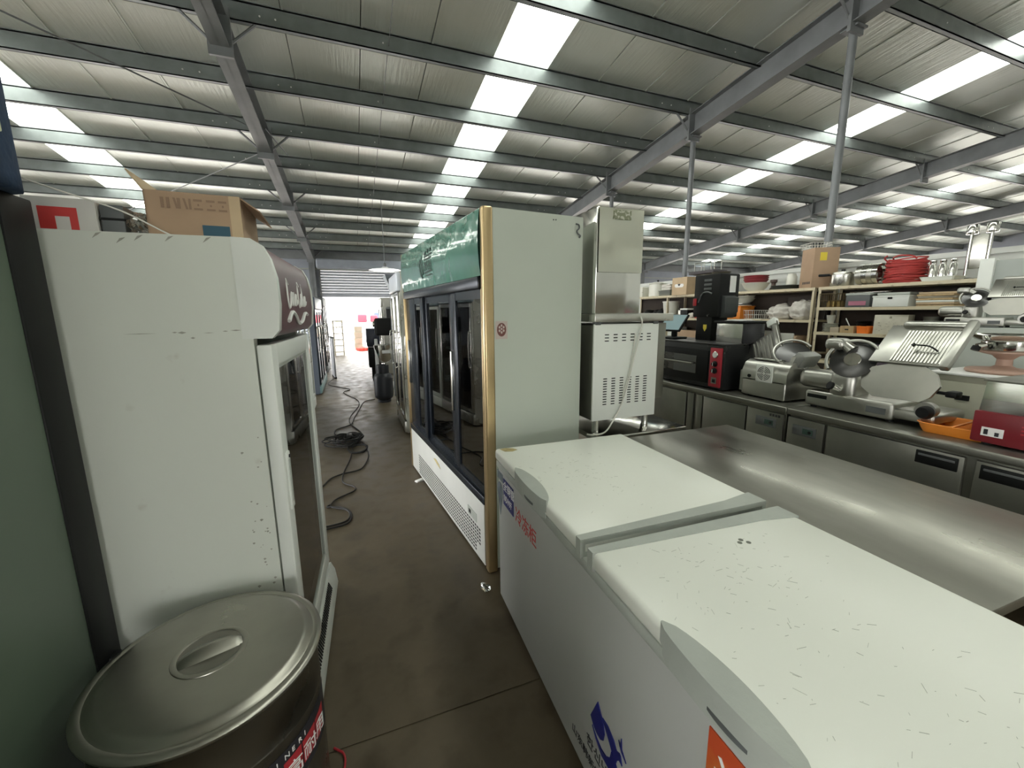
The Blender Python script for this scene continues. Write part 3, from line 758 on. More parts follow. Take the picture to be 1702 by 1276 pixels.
on_pot('WEINERI', -60, .400, .020, WHITEP)
mb = MB(); mb.tube([(-.165, 1.33, .006), (-.150, 1.315, .006), (-.135, 1.30, .006), (-.128, 1.27, .006), (-.135, 1.23, .006), (-.15, 1.20, .006), (-.16, 1.17, .006)], .004, n=6)
mb.build('red_wire', RED, smooth=60, label='short red wire on the floor beside the stock pot', cat='wire')

# ================================================================== WHITE VENTED MACHINE
vm = thing('vented_machine', (1.295, 2.03, .765), 0, 'white vented kitchen machine with tall steel box on top beside the display fridge', 'machine')
b = MB(); b.rbox(0, .46, .012, .55, .085, .655, .006); b.build('body', STEELD, vm, 40)
bp_ = MB().rbox(-.005, .455, 0, .014, .085, .66, .003).build('rear_panel', WHITE, vm, 40)
mb = MB()
for c_ in range(6):
    for r_ in range(3): mb.box(.068+c_*.060, .096+c_*.060, -.001, .001, .595-r_*.018, .601-r_*.018)
    for r_ in range(11): mb.box(.066+c_*.058, .092+c_*.058, -.001, .001, .335-r_*.0155, .341-r_*.0155)
mb.build('vent_slots', BLACK, bp_, kind='stuff')
MB().rbox(.455, .53, .02, .55, .185, .66, .004).build('side_post', STEELD, vm, 40)
MB().rbox(-.01, .555, -.012, .56, .672, .718, .005).build('top_plate', STEEL, vm, 40)
for x in (.02, .43): MB().rbox(x-.02, x+.02, -.004, .03, .655, .674, .004).build('bracket', DKGREY, vm, 40)
ub = MB(); ub.rbox(-.005, .305, .0, .34, .718, 1.30, .006); up_ = ub.build('steel_hood_box', STEELP, vm, 40)
fr_ = MB()
NX, NZ = 14, 18; pts = []
for j in range(NZ+1):
    for i in range(NX+1):
        x = .002+.296*i/NX; z = .95+.345*j/NZ; e = min(i, NX-i, j, NZ-j)/3; e = min(1, e)
        pts.append((x, -.012-.0040*e*(math.sin(i*.16+j*.34)+.7*math.sin(j*.40-.14*i+1)), z))
fr_.add(pts, [(j*(NX+1)+i, j*(NX+1)+i+1, (j+1)*(NX+1)+i+1, (j+1)*(NX+1)+i) for j in range(NZ) for i in range(NX)])
fr_.box(.002, .298, -.0012, .001, .95, 1.295)
fr_.build('film_covered_plate', mat('rippled_steel_film', (.66, .67, .58), .10, metal=1), up_, 60)
MB().rbox(.095, .205, -.0205, -.012, 1.235, 1.285, .001).build('rating_label', mat('dark_photo_label', (.20, .22, .14), .6, col2=(.5, .5, .42), lo=.5, hi=.6, vscale=60), up_)
for x in (.05, .42):
    for y in (.05, .49): MB().lathe([(.022, .0), (.024, .01), (.021, .02), (.021, .085)], (x, y, 0), 14).build('foot', STEELP, vm, 40)
mb = MB(); mb.tube([(.30, -.018, .70), (.305, -.030, .66), (.29, -.022, .56), (.27, -.012, .45), (.235, -.012, .30), (.19, -.014, .17), (.13, -.02, .08), (.07, -.03, .02), (.0, -.02, .008), (-.03, .01, .006)], .005, n=6)
mb.tube([(.27, -.016, .60), (.265, -.010, .50), (.24, -.010, .36), (.20, -.010, .22)], .003, n=5)
mb.build('power_cord', WIRE, vm, 60)

# ================================================================== REFRIGERATED COUNTERS
def counter(name, loc, L_, doors, panels, label):
    """front faces -x; y runs along; doors = list of (y0,y1,handle or None)"""
    t = thing(name, loc, 0, label, 'counter')
    MB().box(.03, .66, .01, L_-.01, .10, .755).build('body', STEELD, t)
    MB().rbox(.0, .70, 0, L_, .757, .80, .008, seg=3).build('worktop', STEELD, t, 40)
    for y0, y1, hnd in doors:
        dr = MB().rbox(.006, .034, y0, y1, .13, .742, .006).build('door', STEELD, t, 40)
        if hnd:
            hh = MB().rbox(.001, .012, hnd[0], hnd[1], .655, .728, .004).build('handle', BLACK, dr, 40)
            MB().rbox(-.001, .004, hnd[0]+.012, hnd[1]-.012, .70, .712, .002).build('grip_edge', DKGREY, hh)
    for y0, y1, d0, d1 in panels:
        pn = MB().rbox(.008, .034, y0, y1, .13, .742, .004).build('machine_panel', STEELD, t, 40)
        cp = MB().rbox(.003, .010, d0, d1, .625, .695, .003).build('control_panel', DKGREY, pn, 40)
        MB().box(.0015, .004, d0+.02, d0+(d1-d0)*.55, .642, .680).build('display', mat('lcd_green_grey', (.05, .09, .075), .2), cp)
        MB().cyl((.004, d1-(d1-d0)*.75, .66), (-.002, d1-(d1-d0)*.75, .66), .010, n=12).build('knob', BLACK, cp, 40)
    for y in (.08, L_-.08):
        for x in (.08, .6): MB().cyl((x, y, 0), (x, y, .10), .022, n=10).build('leg', STEELP, t, 40)
    return t
c1 = counter('refrigerated_counter', (2.88, 1.965, 0), 1.9, [(.33, .755, None), (.965, 1.44, None), (1.46, 1.88, None)], [(.02, .315, .07, .235)], 'steel refrigerated counter carrying the black pizza oven')
for a, c in ((.775, .84), (.88, .945)): MB().rbox(.010, .034, a, c, .13, .745, .003).build('stile', STEELD, c1, 40)
mb = MB()
for k in range(4): mb.box(.006, .009, .045+k*.022, .060+k*.022, .712, .730)
mb.build('maker_plate', INK, c1)
counter('refrigerated_counter', (2.88, .12, 0), 1.84, [(.905, 1.565, (.925, 1.10)), (.22, .865, (.665, .845))], [(1.585, 1.83, 1.63, 1.79)], 'long steel refrigerated counter with black door pulls under the big meat slicer')

# ================================================================== THINGS ON THE COUNTERS
CT = .80
ov = thing('pizza_oven', (2.94, 2.585, CT), 0, 'black electric pizza oven with red control panel on the counter', 'oven')
MB().rbox(.01, .44, 0, 1.0, .012, .40, .006).build('body', BLACKM, ov, 40)
MB().rbox(-.006, .46, -.006, 1.006, .40, .412, .004).build('top_plate', mat('oven_top', (.05, .05, .05), .35, var=.3), ov, 40)
od = MB().rbox(0, .02, .17, .98, .05, .345, .005).build('door', BLACK, ov, 40)
MB().rbox(-.003, .004, .30, .94, .12, .29, .003).build('window', PANE_D, od)
ph = MB(); ph.cyl((-.03, .32, .215), (-.03, .92, .215), .010, n=10); ph.cyl((-.03, .34, .215), (.0, .34, .215), .007, n=8); ph.cyl((-.03, .90, .215), (.0, .90, .215), .007, n=8)
ph.build('door_bar', STEELD, od, 40)
rp_ = MB().rbox(-.004, .012, .025, .145, .03, .375, .003).build('control_panel', mat('red_control_panel', (.38, .02, .035), .4), ov, 40)
MB().lathe([(.0, .012), (.026, .012), (.030, .008), (.030, 0)], (-.004, .085, .315), 24, T=Matrix.Rotation(R(-90), 4, 'Y')).build('gauge', STEELP, rp_, 40)
MB().cyl((-.017, .085, .315), (-.0165, .085, .315), .024, n=20).build('gauge_dial', WHITEP, rp_)
for z in (.235, .175):
    k_ = MB().lathe([(.0, .03), (.016, .03), (.018, .012), (.026, .008), (.026, 0)], (-.004, .085, z), 18, T=Matrix.Rotation(R(-90), 4, 'Y')).build('knob', BLACK, rp_, 40)
    MB().box(-.036, -.004, .083, .087, z-.015, z+.015).build('pointer', WHITEP, k_)
MB().box(-.006, -.003, .06, .115, .06, .115).build('switch_plate', STEELD, rp_); MB().rbox(-.012, -.004, .072, .102, .07, .10, .003).build('rocker_switch', BLACK, rp_, 40)
for x in (.05, .4):
    for y in (.06, .94): MB().cyl((x, y, 0), (x, y, .013), .02, n=8).build('foot', BLACK, ov)

OT = CT+.412
gm = thing('coffee_machine', (3.18, 2.90, OT), 0, 'tall black drinks machine with yellow shield badge standing on the pizza oven', 'machine')
MB().rbox(0, .20, .07, .26, 0, .235, .008).build('base', BLACK, gm, 40)
MB().rbox(-.01, .24, .0, .30, .22, .62, .012).build('head', BLACK, gm, 40)
mb = MB(); mb.prism([(.06, .232), (.0, .215), (-.045, .27), (-.045, .40), (.02, .43)], .03, .19, 'yzx'); mb.build('chute', mat('smoked_plastic', (.05, .055, .055), .4), gm, 40)
for z in (.555, .515, .475): MB().rbox(-.014, -.006, .09, .18, z, z+.022, .004).build('button', DKGREY, gm, 40)
mb = MB(); mb.tube([(-.013, .08, .44), (-.018, .12, .455), (-.018, .17, .45), (-.018, .20, .43), (-.013, .22, .40), (-.013, .235, .36)], .008, n=6); mb.build('grip', DKGREY, gm, 60)
MB().prism([(.125, .15), (.165, .15), (.165, .115), (.145, .085), (.125, .115)], -.003, .002, 'yzx').build('shield_badge', YELLOW, gm)
MB().box(.115, .19, -.002, .001, .45, .60).build('spec_sheet', WHITEP, gm, label='white paper sheet')
MB().rbox(-.03, .0, .26, .29, .33, .40, .005).build('red_valve', RED, gm, 40)
mb = MB(); mb.cyl((-.012, .10, .245), (-.03, .10, .235), .010, n=10); mb.build('spout', STEELP, gm, 40)

sb = thing('small_steel_oven', (3.12, 2.56, OT), 0, 'small steel box with black lid standing on the pizza oven', 'appliance')
MB().rbox(0, .24, .02, .29, .0, .17, .004).build('box', STEELP, sb, 40)
MB().rbox(.005, .245, .0, .022, .0, .17, .004).build('dark_side', mat('dark_smoked_panel', (.03, .03, .035), .15), sb, 40)
MB().rbox(-.02, .27, -.02, .31, .172, .192, .006).build('lid', BLACK, sb, 40)
pp = thing('paper_sheets', (3.22, 2.70, OT+.1925), R(12), 'loose white paper sheets on the small steel box', 'papers')
for k in range(3): MB().box(-.10, .10, -.08, .08, k*.003, k*.003+.0025, T=Matrix.Rotation(R(k*9), 4, 'Z')).build('sheet', WHITEP, pp)

pos = thing('tablet_terminal', (3.10, 3.40, OT), R(4), 'tilted touchscreen terminal on a black stand on the pizza oven', 'tablet')
MB().rbox(-.10, .10, -.12, .12, 0, .02, .008).build('base', BLACK, pos, 40)
MB().rbox(.02, .06, -.025, .025, .018, .14, .006).build('stem', BLACK, pos, 40)
Tm = Matrix.Translation((.02, 0, .155)) @ Matrix.Rotation(R(38), 4, 'Y')
MB().rbox(-.012, .012, -.14, .14, -.10, .11, .008, T=Tm).build('screen_case', BLACK, pos, 40)
MB().box(-.0145, -.0115, -.128, .128, -.088, .098, T=Tm).build('screen', mat('pale_screen', (.30, .42, .46), .12), pos)

def slicer(name, loc, rz, label, sc=1.0, motor=True):
    t = thing(name, loc, rz, label, 'slicer', group='meat slicers')
    def q(*a): return tuple(x*sc for x in a)
    b = MB(); b.rbox(*q(.0, .38, .17, .70, .015, .125), .018*sc, seg=3); b.rbox(*q(.02, .36, -.02, .20, .03, .095), .02*sc, seg=3); b.build('base', ALU, t, 40)
    MB().box(*q(-.003, .004, .205, .31, .045, .085)).build('rating_plate', DKGREY, t)
    MB().box(*q(-.003, .004, .55, .68, .075, .10)).build('switch_strip', BLACK, t)
    m_ = MB(); m_.rbox(*q(.02, .20, .42, .785, .135, .265), .05*sc, seg=4); m_.rbox(*q(.0, .22, .40, .56, .09, .285), .05*sc, seg=4)
    mo = m_.build('motor_housing', ALU, t, 50)
    MB().cyl(q(.0, .48, .16), q(-.05, .50, .185), .022*sc, n=14).build('clamp_lever', STEELP, mo, 40)
    MB().cyl(q(-.05, .50, .185), q(-.065, .506, .192), .026*sc, n=14).build('lever_cap', BLACK, mo, 40)
    nrm = Vector((-.80, -.20, .50)).normalized(); Tb = nrm.to_track_quat('Z', 'Y').to_matrix().to_4x4()
    c = Vector(q(.06, .455, .36))
    bl = MB().lathe([(0, .012*sc), (.05*sc, .012*sc), (.06*sc, .006*sc), (.128*sc, .0), (.128*sc, -.003*sc), (0, -.004*sc)], c, 40, T=Tb).build('blade', mat('blade_steel', (.10, .10, .10), .28, metal=1), t, 40)
    MB().lathe([(.0, .02*sc), (.045*sc, .018*sc), (.05*sc, .01*sc), (0, .01*sc)], c, 20, T=Tb).build('blade_hub', STEELP, bl, 40)
    gd = MB()
    pts = [c+(Tb @ Vector((.142*sc*math.cos(R(a)), .142*sc*math.sin(R(a)), .012*sc))) for a in range(20, 230, 14)]
    gd.tube(pts, .011*sc, n=8, sub=2); gd.build('blade_guard', ALU, t, 60)
    s_ = MB(); s_.rbox(*q(.04, .16, .52, .64, .42, .50), .03*sc, seg=3); s_.cyl(q(.09, .53, .46), q(.09, .48, .42), .03*sc, .04*sc, n=18); s_.build('sharpener_cover', ALU, t, 50)
    # curved gauge plate and ribbed carriage leaning back
    g_ = MB(); poly = [(.02, .19), (.06, .155), (.30, .150), (.37, .20), (.385, .27), (.34, .335), (.24, .37), (.10, .375), (.02, .33), (-.01, .26)]
    g_.prism([(a*sc, b2*sc) for a, b2 in poly], .015*sc, .035*sc, 'yzx', T=rotm('Y', 14, q(.02, 0, .15))); g_.build('gauge_plate', ALU, t, 40)
    Tc = Matrix.Translation(q(.05, 0, .365)) @ Matrix.Rotation(R(44), 4, 'Y')
    cr = MB().rbox(*q(-.008, .008, .00, .36, 0, .31), .005*sc, T=Tc).build('carriage', ALU, t, 40)
    for k in range(15):
        y = (.012+k*.0165)*sc; MB().box(-.014*sc, -.006*sc, y, y+.008*sc, .015*sc, .26*sc, T=Tc).build('rib', ALU, cr)
    MB().rbox(*q(-.035, .02, -.04, .30, .285, .335), .02*sc, T=Tc, seg=3).build('carriage_bar', ALU, cr, 40)
    MB().rbox(*q(-.05, -.005, -.045, .0, -.03, .33), .012*sc, T=Tc).build('side_arm', ALU, cr, 40)
    h = MB(); h.tube([Tc @ Vector(q(-.02, .05, .10)), Tc @ Vector(q(-.045, .09, .115)), Tc @ Vector(q(-.045, .15, .12))], .005*sc, n=6); h.lathe([(0, -.014*sc), (.014*sc, 0), (0, .014*sc)], Tc @ Vector(q(-.045, .165, .12)), 10)
    h.build('pusher_handle', BLACK, cr, 60)
    MB().lathe([(0, .05*sc), (.030*sc, .05*sc), (.036*sc, .03*sc), (.036*sc, 0)], q(.02, .02, .105), 20, T=Matrix.Rotation(R(-90), 4, 'Y')).build('thickness_knob', BLACK, t, 40)
    MB().lathe([(.05*sc, .03*sc), (.052*sc, 0), (.04*sc, -.04*sc)], q(.05, .03, .11), 20, T=Matrix.Rotation(R(-90), 4, 'Y')).build('knob_boss', ALU, t, 40)
    mb = MB(); mb.rbox(*q(.05, .12, -.08, -.03, .20, .235), .008*sc); mb.cyl(q(.085, -.03, .217), q(.085, .02, .217), .01*sc, n=8); mb.build('carriage_handle', BLACK, t, 40)
    for x in (.05, .32):
        for y in (.2, .66): MB().cyl(q(x, y, 0), q(x, y, .017), .02*sc, n=10).build('foot', BLACK, t)
    return t
s2 = slicer('meat_slicer', (3.06, 1.265, CT), 0, 'big aluminium meat slicer with ribbed carriage at the middle of the counter')

s1 = thing('meat_slicer', (3.00, 2.065, CT), 0, 'aluminium meat slicer with white fan grille between the pizza oven and the bigger slicer', 'slicer', 'meat slicers')
mb = MB(); mb.rbox(.0, .40, .01, .38, .012, .16, .012, seg=3); mb.build('base', ALU, s1, 40)
mb = MB(); mb.prism([(.0, .14), (.0, .21), (.03, .275), (.08, .30), (.30, .30), (.40, .22), (.40, .14)], .005, .385, 'xzy'); mb.build('motor_housing', ALU, s1, 40)
mb = MB(); mb.box(.05, .35, .39, .44, .03, .20); mb.rbox(.02, .36, .34, .405, .012, .24, .03); mb.build('end_cover', ALU, s1, 40)
fg = MB().rbox(-.008, .002, .115, .255, .135, .275, .012).build('fan_plate', WHITE, s1, 40)
for r_ in (.016, .028, .040, .052):
    for a0 in (8, 98, 188, 278):
        pts = [(-.008, .185+r_*math.cos(R(a0+a)), .205+r_*math.sin(R(a0+a))) for a in range(0, 80, 15)]
        MB().tube(pts, .0026, n=5, sub=2).build('grille_slot', BLACK, fg)
MB().cyl((.0, .315, .17), (-.006, .315, .17), .014, n=14).build('cord_socket', BLACK, s1, 40)
MB().rbox(.06, .12, .10, .34, .30, .315, .004).build('rail', STEELP, s1, 40)
Tp = Matrix.Translation((.17, .22, .30)) @ Matrix.Rotation(R(-32), 4, 'X') @ Matrix.Rotation(R(18), 4, 'Y')
cp = MB().rbox(-.012, .012, -.03, .23, .0, .26, .006, T=Tp).build('carriage', mat('dirty_aluminium', (.40, .40, .37), .4, metal=.9, var=.3, vscale=9), s1, 40)
for k in range(6): MB().box(-.02, -.010, -.01+k*.036, .004+k*.036, .03, .24, T=Tp).build('rib', ALU, cp)
MB().rbox(-.03, .0, -.07, -.03, .02, .33, .008, T=Tp).build('side_arm', ALU, cp, 40)
MB().rbox(-.035, .015, -.08, -.0, .30, .36, .008, T=Tp).build('arm_head', WHITE, cp, 40)
MB().cyl(Tp @ Vector((-.02, -.085, .04)), Tp @ Vector((-.02, -.085, .32)), .007, n=8).build('slide_rod', STEELP, cp, 40)
c = Vector((.18, .10, .36)); nrm = Vector((-.55, -.45, .70)).normalized(); Tb = nrm.to_track_quat('Z', 'Y').to_matrix().to_4x4()
bl = MB().lathe([(0, .01), (.10, .004), (.118, .0), (.118, -.003), (0, -.004)], c, 36, T=Tb).build('blade', MATS['blade_steel'], s1, 40)
pts = [c+(Tb @ Vector((.13*math.cos(R(a)), .13*math.sin(R(a)), .01))) for a in range(30, 260, 14)]
MB().tube(pts, .010, n=8, sub=2).build('blade_guard', ALU, s1, 60)
mb = MB(); mb.rbox(.10, .30, -.02, .06, .27, .38, .02, T=rotm('X', 25, (.2, .02, .3))); mb.cyl((.2, .02, .25), (.2, .02, .36), .03, n=12); mb.build('sharpener_cover', mat('grey_casting', (.34, .35, .33), .45, metal=.6), s1, 40)
mb = MB(); mb.prism([(.06, .28), (.10, .345), (.16, .36), (.13, .28)], .02, .05, 'xzy'); mb.build('bracket', ALU, s1)
for x in (.05, .35):
    for y in (.06, .33): MB().cyl((x, y, 0), (x, y, .014), .02, n=10).build('foot', BLACK, s1)
# small loose fittings beside the slicer on the oven top
lp = thing('slicer_push_plate', (3.44, 2.50, CT+.001), R(8), 'loose pale slicer push plate leaning beside the pizza oven', 'slicer part')
MB().rbox(-.012, .012, -.10, .06, 0, .50, .006, T=Matrix.Rotation(R(8), 4, 'Y')).build('plate', mat('dull_white_alloy', (.52, .52, .48), .5, metal=.5), lp, 40)
MB().prism([(-.02, .40), (.04, .50), (.09, .47), (.03, .36)], -.03, .0, 'yzx').build('fork', WHITE, lp)

tr = thing('orange_tray', (3.17, 1.155, CT), R(4), 'shallow orange plastic tray in front of the big meat slicer', 'tray')
def tray(w, d, h, r, t_=.006):
    def rr(w, d, r, n=6):
        o = []
        for cx, cy, a0 in ((w-r, d-r, 0), (-w+r, d-r, 90), (-w+r, -d+r, 180), (w-r, -d+r, 270)):
            o += [(cx+r*math.cos(R(a0+a*90/n)), cy+r*math.sin(R(a0+a*90/n))) for a in range(n+1)]
        return o
    rings = [(rr(w*.86, d*.86, r*.7), 0), (rr(w*.95, d*.95, r*.9), h*.5), (rr(w, d, r), h*.96), (rr(w*1.04, d*1.05, r*1.1), h), (rr(w*1.02, d*1.02, r), h+t_*.6), (rr(w*.93, d*.93, r*.8), h*.5), (rr(w*.84, d*.84, r*.6), t_)]
    mb = MB(); n = len(rings[0][0])
    for ring, z in rings: mb.v += [(x, y, z) for x, y in ring]
    for k in range(len(rings)-1):
        for i in range(n): mb.f.append([k*n+i, k*n+(i+1) % n, (k+1)*n+(i+1) % n, (k+1)*n+i]); mb.m.append(0)
    mb.f.append(list(range(n))[::-1]); mb.m.append(0); mb.f.append(list(range((len(rings)-1)*n, len(rings)*n))); mb.m.append(0)
    return mb
tray(.15, .155, .055, .05).build('tray', ORANGE, tr, 40)
MB().rbox(-.16, .16, -.006, .006, .050, .060, .003).build('divider', ORANGE, tr, 40)

wm = thing('warming_showcase', (2.99, .55, CT), R(-2), 'red heated food showcase with glass top at the right edge of the counter', 'showcase')
rb = MB().rbox(0, .42, 0, .52, .012, .175, .008).build('red_base', mat('red_enamel', (.20, .014, .022), .35, var=.15), wm, 40)
for k in range(3):
    for y in (.30, .20, .10): MB().rbox(-.003, .004, y, y+.045, .085+k*.018, .092+k*.018, .002).build('louvre', RED, rb)
MB().box(-.0025, .001, .40, .48, .05, .095).build('rating_label', WHITEP, rb); MB().box(-.004, -.001, .455, .47, .058, .085).build('label_print', INK, rb); MB().box(-.004, -.001, .415, .43, .055, .075).build('label_print', INK, rb)
gl = MB(); gl.prism([(.02, .175), (.05, .33), (.40, .33), (.40, .175)], .01, .51, 'xzy'); gl.build('glass_hood', glass('dusty_glass', (.62, .68, .60), .12, .08), wm)
MB().rbox(.03, .41, 0, .52, .328, .336, .003).build('hood_frame', STEELD, wm, 40)
for x in (.04, .38):
    for y in (.05, .47): MB().cyl((x, y, 0), (x, y, .014), .018, n=8).build('foot', BLACK, wm)

# pale cabinets standing behind the counter and what they carry
pc = thing('beige_cabinet', (3.72, .55, 0), 0, 'beige freestanding cabinet behind the big meat slicer', 'cabinet')
MB().rbox(0, .52, 0, 1.02, .02, 1.06, .010).build('body', mat('beige_enamel', (.47, .47, .37), .45, var=.12), pc, 40)
MB().rbox(-.012, .002, .02, .50, .10, 1.02, .005).build('door', MATS['beige_enamel'], pc, 40)
MB().rbox(-.012, .002, .52, 1.0, .10, 1.02, .005).build('door', MATS['beige_enamel'], pc, 40)
MB().rbox(-.016, -.010, .80, .87, .90, .935, .002).build('label_plate', BLACK, pc)
MB().rbox(-.02, .54, -.01, 1.03, 1.06, 1.075, .004).build('top', WHITEP, pc, 40)
for y in (.08, .94): MB().box(.05, .45, y-.03, y+.03, 0, .021).build('foot_rail', BLACK, pc)
cs = thing('cake_stand', (3.98, 1.32, 1.075), 0, 'pinkish wooden pedestal carrying a wide steel pan', 'stand')
MB().lathe([(0, 0), (.165, .0), (.175, .012), (.170, .024), (.06, .035), (.038, .05), (.036, .09), (.06, .115), (.13, .135), (.13, .145), (0, .145)], n=40).build('pedestal', PINK, cs, 40)
sp = thing('steel_pan', (3.98, 1.32, 1.22), 0, 'wide dented steel pan on the pinkish pedestal', 'pan')
MB().lathe([(0, 0), (.115, 0), (.12, .012), (.12, .062), (.15, .075), (.178, .102), (.182, .106), (.176, .108), (.145, .084), (.112, .068), (.11, .01), (0, .01)], n=44).build('pan', STEELP, sp, 40)
mb = MB(); mb.cyl((-.12, .06, .04), (-.15, .085, .03), .02, n=12); mb.build('tap', STEELP, sp, 40)
mb = MB(); mb.cyl((-.15, .085, .03), (-.16, .09, .005), .022, n=12); mb.build('tap_knob', BLACK, sp, 40)

gc = thing('grey_cabinet', (4.55, .72, 0), 0, 'grey metal cabinet carrying white boards behind the pinkish pedestal', 'cabinet')
MB().rbox(0, .58, 0, 1.22, .02, 1.35, .010).build('body', mat('grey_white_enamel', (.45, .48, .44), .5, var=.1), gc, 40)
MB().rbox(-.014, .002, .02, .60, .10, 1.30, .005).build('door', MATS['grey_white_enamel'], gc, 40)
MB().rbox(-.014, .002, .62, 1.20, .10, 1.30, .005).build('door', MATS['grey_white_enamel'], gc, 40)
for y in (.08, 1.14): MB().box(.05, .5, y-.03, y+.03, 0, .021).build('foot_rail', BLACK, gc)
slicer('meat_slicer', (4.58, 1.45, 1.35), R(8), 'small old meat slicer on the grey metal cabinet at the right', .62)
for k in range(3):
    b3 = thing('white_board', (4.80+k*.10, 1.05-k*.02, 1.35), R(6), ['nearest white board leaning on the grey metal cabinet', 'middle white board leaning on the grey metal cabinet', 'rear white board leaning on the grey metal cabinet'][k], 'board', 'white boards on the grey cabinet')
    MB().rbox(-.012, .012, -.33, .33, 0, .26+k*.05, .004, T=Matrix.Rotation(R(22), 4, 'Y')).build('panel', [WHITE, PANEL, WHITE][k], b3, 40)
    MB().box(-.0135, -.0115, -.08, -.076, .01, .25+k*.05, T=Matrix.Rotation(R(22), 4, 'Y')).build('joint', GREYPL, b3)
wp = thing('white_panel_frame', (5.22, 1.40, 0), R(2), 'tall grey framed panel standing behind the white boards', 'panel')
MB().rbox(0, .05, -.55, .55, .02, 1.90, .006).build('panel', mat('grey_panel', (.36, .39, .36), .5, var=.1), wp, 40)
for a, c in ((.49, .58), (-.58, -.49)): MB().rbox(-.03, .06, a, c, 0, 1.92, .006).build('post', WHITE, wp, 40)
for y in (-.25, .05): MB().cyl((.02, y, 1.90), (.02, y, 1.94), .018, n=10).build('hinge_pin', DKGREY, wp, 40)

# ================================================================== SHELVING AND ITS LOAD
def shelf_unit(y0, y1, levels, label, n_mid=0):
    t = thing('shelving_unit', (5.6, y0, 0), 0, label, 'shelving', 'shelving units along the partition')
    L_ = y1-y0
    ys = [0.0]+[L_*(k+1)/(n_mid+1) for k in range(n_mid)]+[L_]
    for y in ys:
        for x in (.0, .42):
            p = MB(); o = 1 if y < L_ else -1
            p.box(x, x+.035, y, y+.005*o, 0, levels[0]); p.box(x, x+.005, y, y+.035*o, 0, levels[0])
            p.build('post', CREAM, t)
    for z in levels:
        b = MB(); b.box(.0, .455, 0, L_, z-.006, z); b.box(-.004, .004, 0, L_, z-.034, z+.002); b.box(.45, .457, 0, L_, z-.034, z)
        b.build('shelf_board', CREAM, t)
    MB().box(.458, .468, 0, L_, .10, levels[0]-.02).build('shade_panel', mat('shelf_shade_brown', (.055, .042, .034), .8, var=.2), t)  # dark sheet added to give the shade behind the shelf goods
    return t
ZT, ZL2, ZR2, ZR3 = 1.775, 1.36, 1.52, 1.21
shelf_unit(3.62, 7.62, [ZT, ZL2, .92, .48], 'long cream angle iron shelving unit with pots and the orange box', 2)
shelf_unit(2.02, 3.58, [ZT, ZR2, ZR3, .85, .45], 'shorter cream shelving unit with the red cable coil on top')

def lathe_thing(name, x, y, z, prof, m, label, cat, group=None, part='bowl', n=28):
    t = thing(name, (x, y, z), 0, label, cat, group); MB().lathe(prof, n=n).build(part, m, t, 40); return t
def bowl_prof(r, h, t_=.006): return [(0, 0), (r*.5, 0), (r*.55, .006), (r*.8, h*.4), (r, h*.95), (r*1.04, h), (r*1.03, h+.004), (r-t_, h*.95), (r*.78, h*.42), (r*.5, .012), (0, .012)]
def pot_prof(r, h): return [(0, 0), (r*.94, 0), (r, .012), (r, h*.96), (r*1.05, h), (r*.98, h), (r*.97, .02), (0, .018)]
def boxt(name, x, y, z, dx, dy, h, m, label, cat, rz=0, r=.004, lid=None, group=None, part='carton'):
    t = thing(name, (x, y, z), R(rz), label, cat, group)
    MB().rbox(-dx/2, dx/2, -dy/2, dy/2, 0, h, r).build(part, m, t, 40)
    if lid: MB().rbox(-dx/2-.005, dx/2+.005, -dy/2-.005, dy/2+.005, h*.86, h+.004, r).build('lid', lid, t, 40)
    return t
def basket(name, x, y, z, dx, dy, h, m, label, rz=0, step=.035, r=.0025):
    t = thing(name, (x, y, z), R(rz), label, 'basket')
    mb = MB()
    def ring(zz, k): mb.tube([(sx*dx/2*k, sy*dy/2*k, zz) for sx, sy in ((1, 1), (-1, 1), (-1, -1), (1, -1))], r*1.3, n=5, sub=1, closed=True)
    ring(h, 1); ring(h*.5, .95); ring(.004, .9)
    ny = int(dy/step); nx = int(dx/step)
    for i in range(ny+1):
        yy = -dy/2+dy*i/ny
        for s_ in (-1, 1): mb.cyl((s_*dx/2, yy, h), (s_*dx/2*.9, yy*.9, .003), r, n=4)
        mb.cyl((-dx/2*.9, yy*.9, .003), (dx/2*.9, yy*.9, .003), r, n=4)
    for i in range(nx+1):
        xx = -dx/2+dx*i/nx
        for s_ in (-1, 1): mb.cyl((xx, s_*dy/2, h), (xx*.9, s_*dy/2*.9, .003), r, n=4)
    mb.build('wire_body', m, t); return t
def lump(name, x, y, z, dx, dy, h, m, label, cat, seed=1, part='bundle'):
    t = thing(name, (x, y, z), 0, label, cat)
    bm = bmesh.new(); bmesh.ops.create_icosphere(bm, subdivisions=4, radius=1); rs = random.Random(seed)
    ph = [rs.uniform(0, 6) for _ in range(6)]
    for v in bm.verts:
        a, b2, c2 = v.co
        k = 1+.10*math.sin(7*a+ph[0])*math.sin(6*b2+ph[1])+.07*math.sin(11*c2+ph[2])+.05*math.sin(15*b2+9*a+ph[3])
        v.co = Vector((a*dx/2*k, b2*dy/2*k, max(0, (c2*.62+.46)*h*k)))
    me = bpy.data.meshes.new(part); bm.to_mesh(me); bm.free(); me.materials.append(m); me.shade_smooth(); link(part, me, t); return t
def plate_stack(name, x, y, z, r, n_, dz, m, label, cat, group):
    for k in range(n_):
        lathe_thing(name, x+random.uniform(-.004, .004), y+random.uniform(-.004, .004), z+k*dz, [(0, 0), (r*.6, 0), (r, dz*.8), (r*.99, dz*.95), (r*.6, dz*.3), (0, dz*.3)], m, label+' in the stack on the low shelf, '+['lowest', 'second up', 'third up', 'fourth up', 'fifth up', 'sixth up', 'topmost'][k], cat, group, 'plate', 20)
SX = 5.80
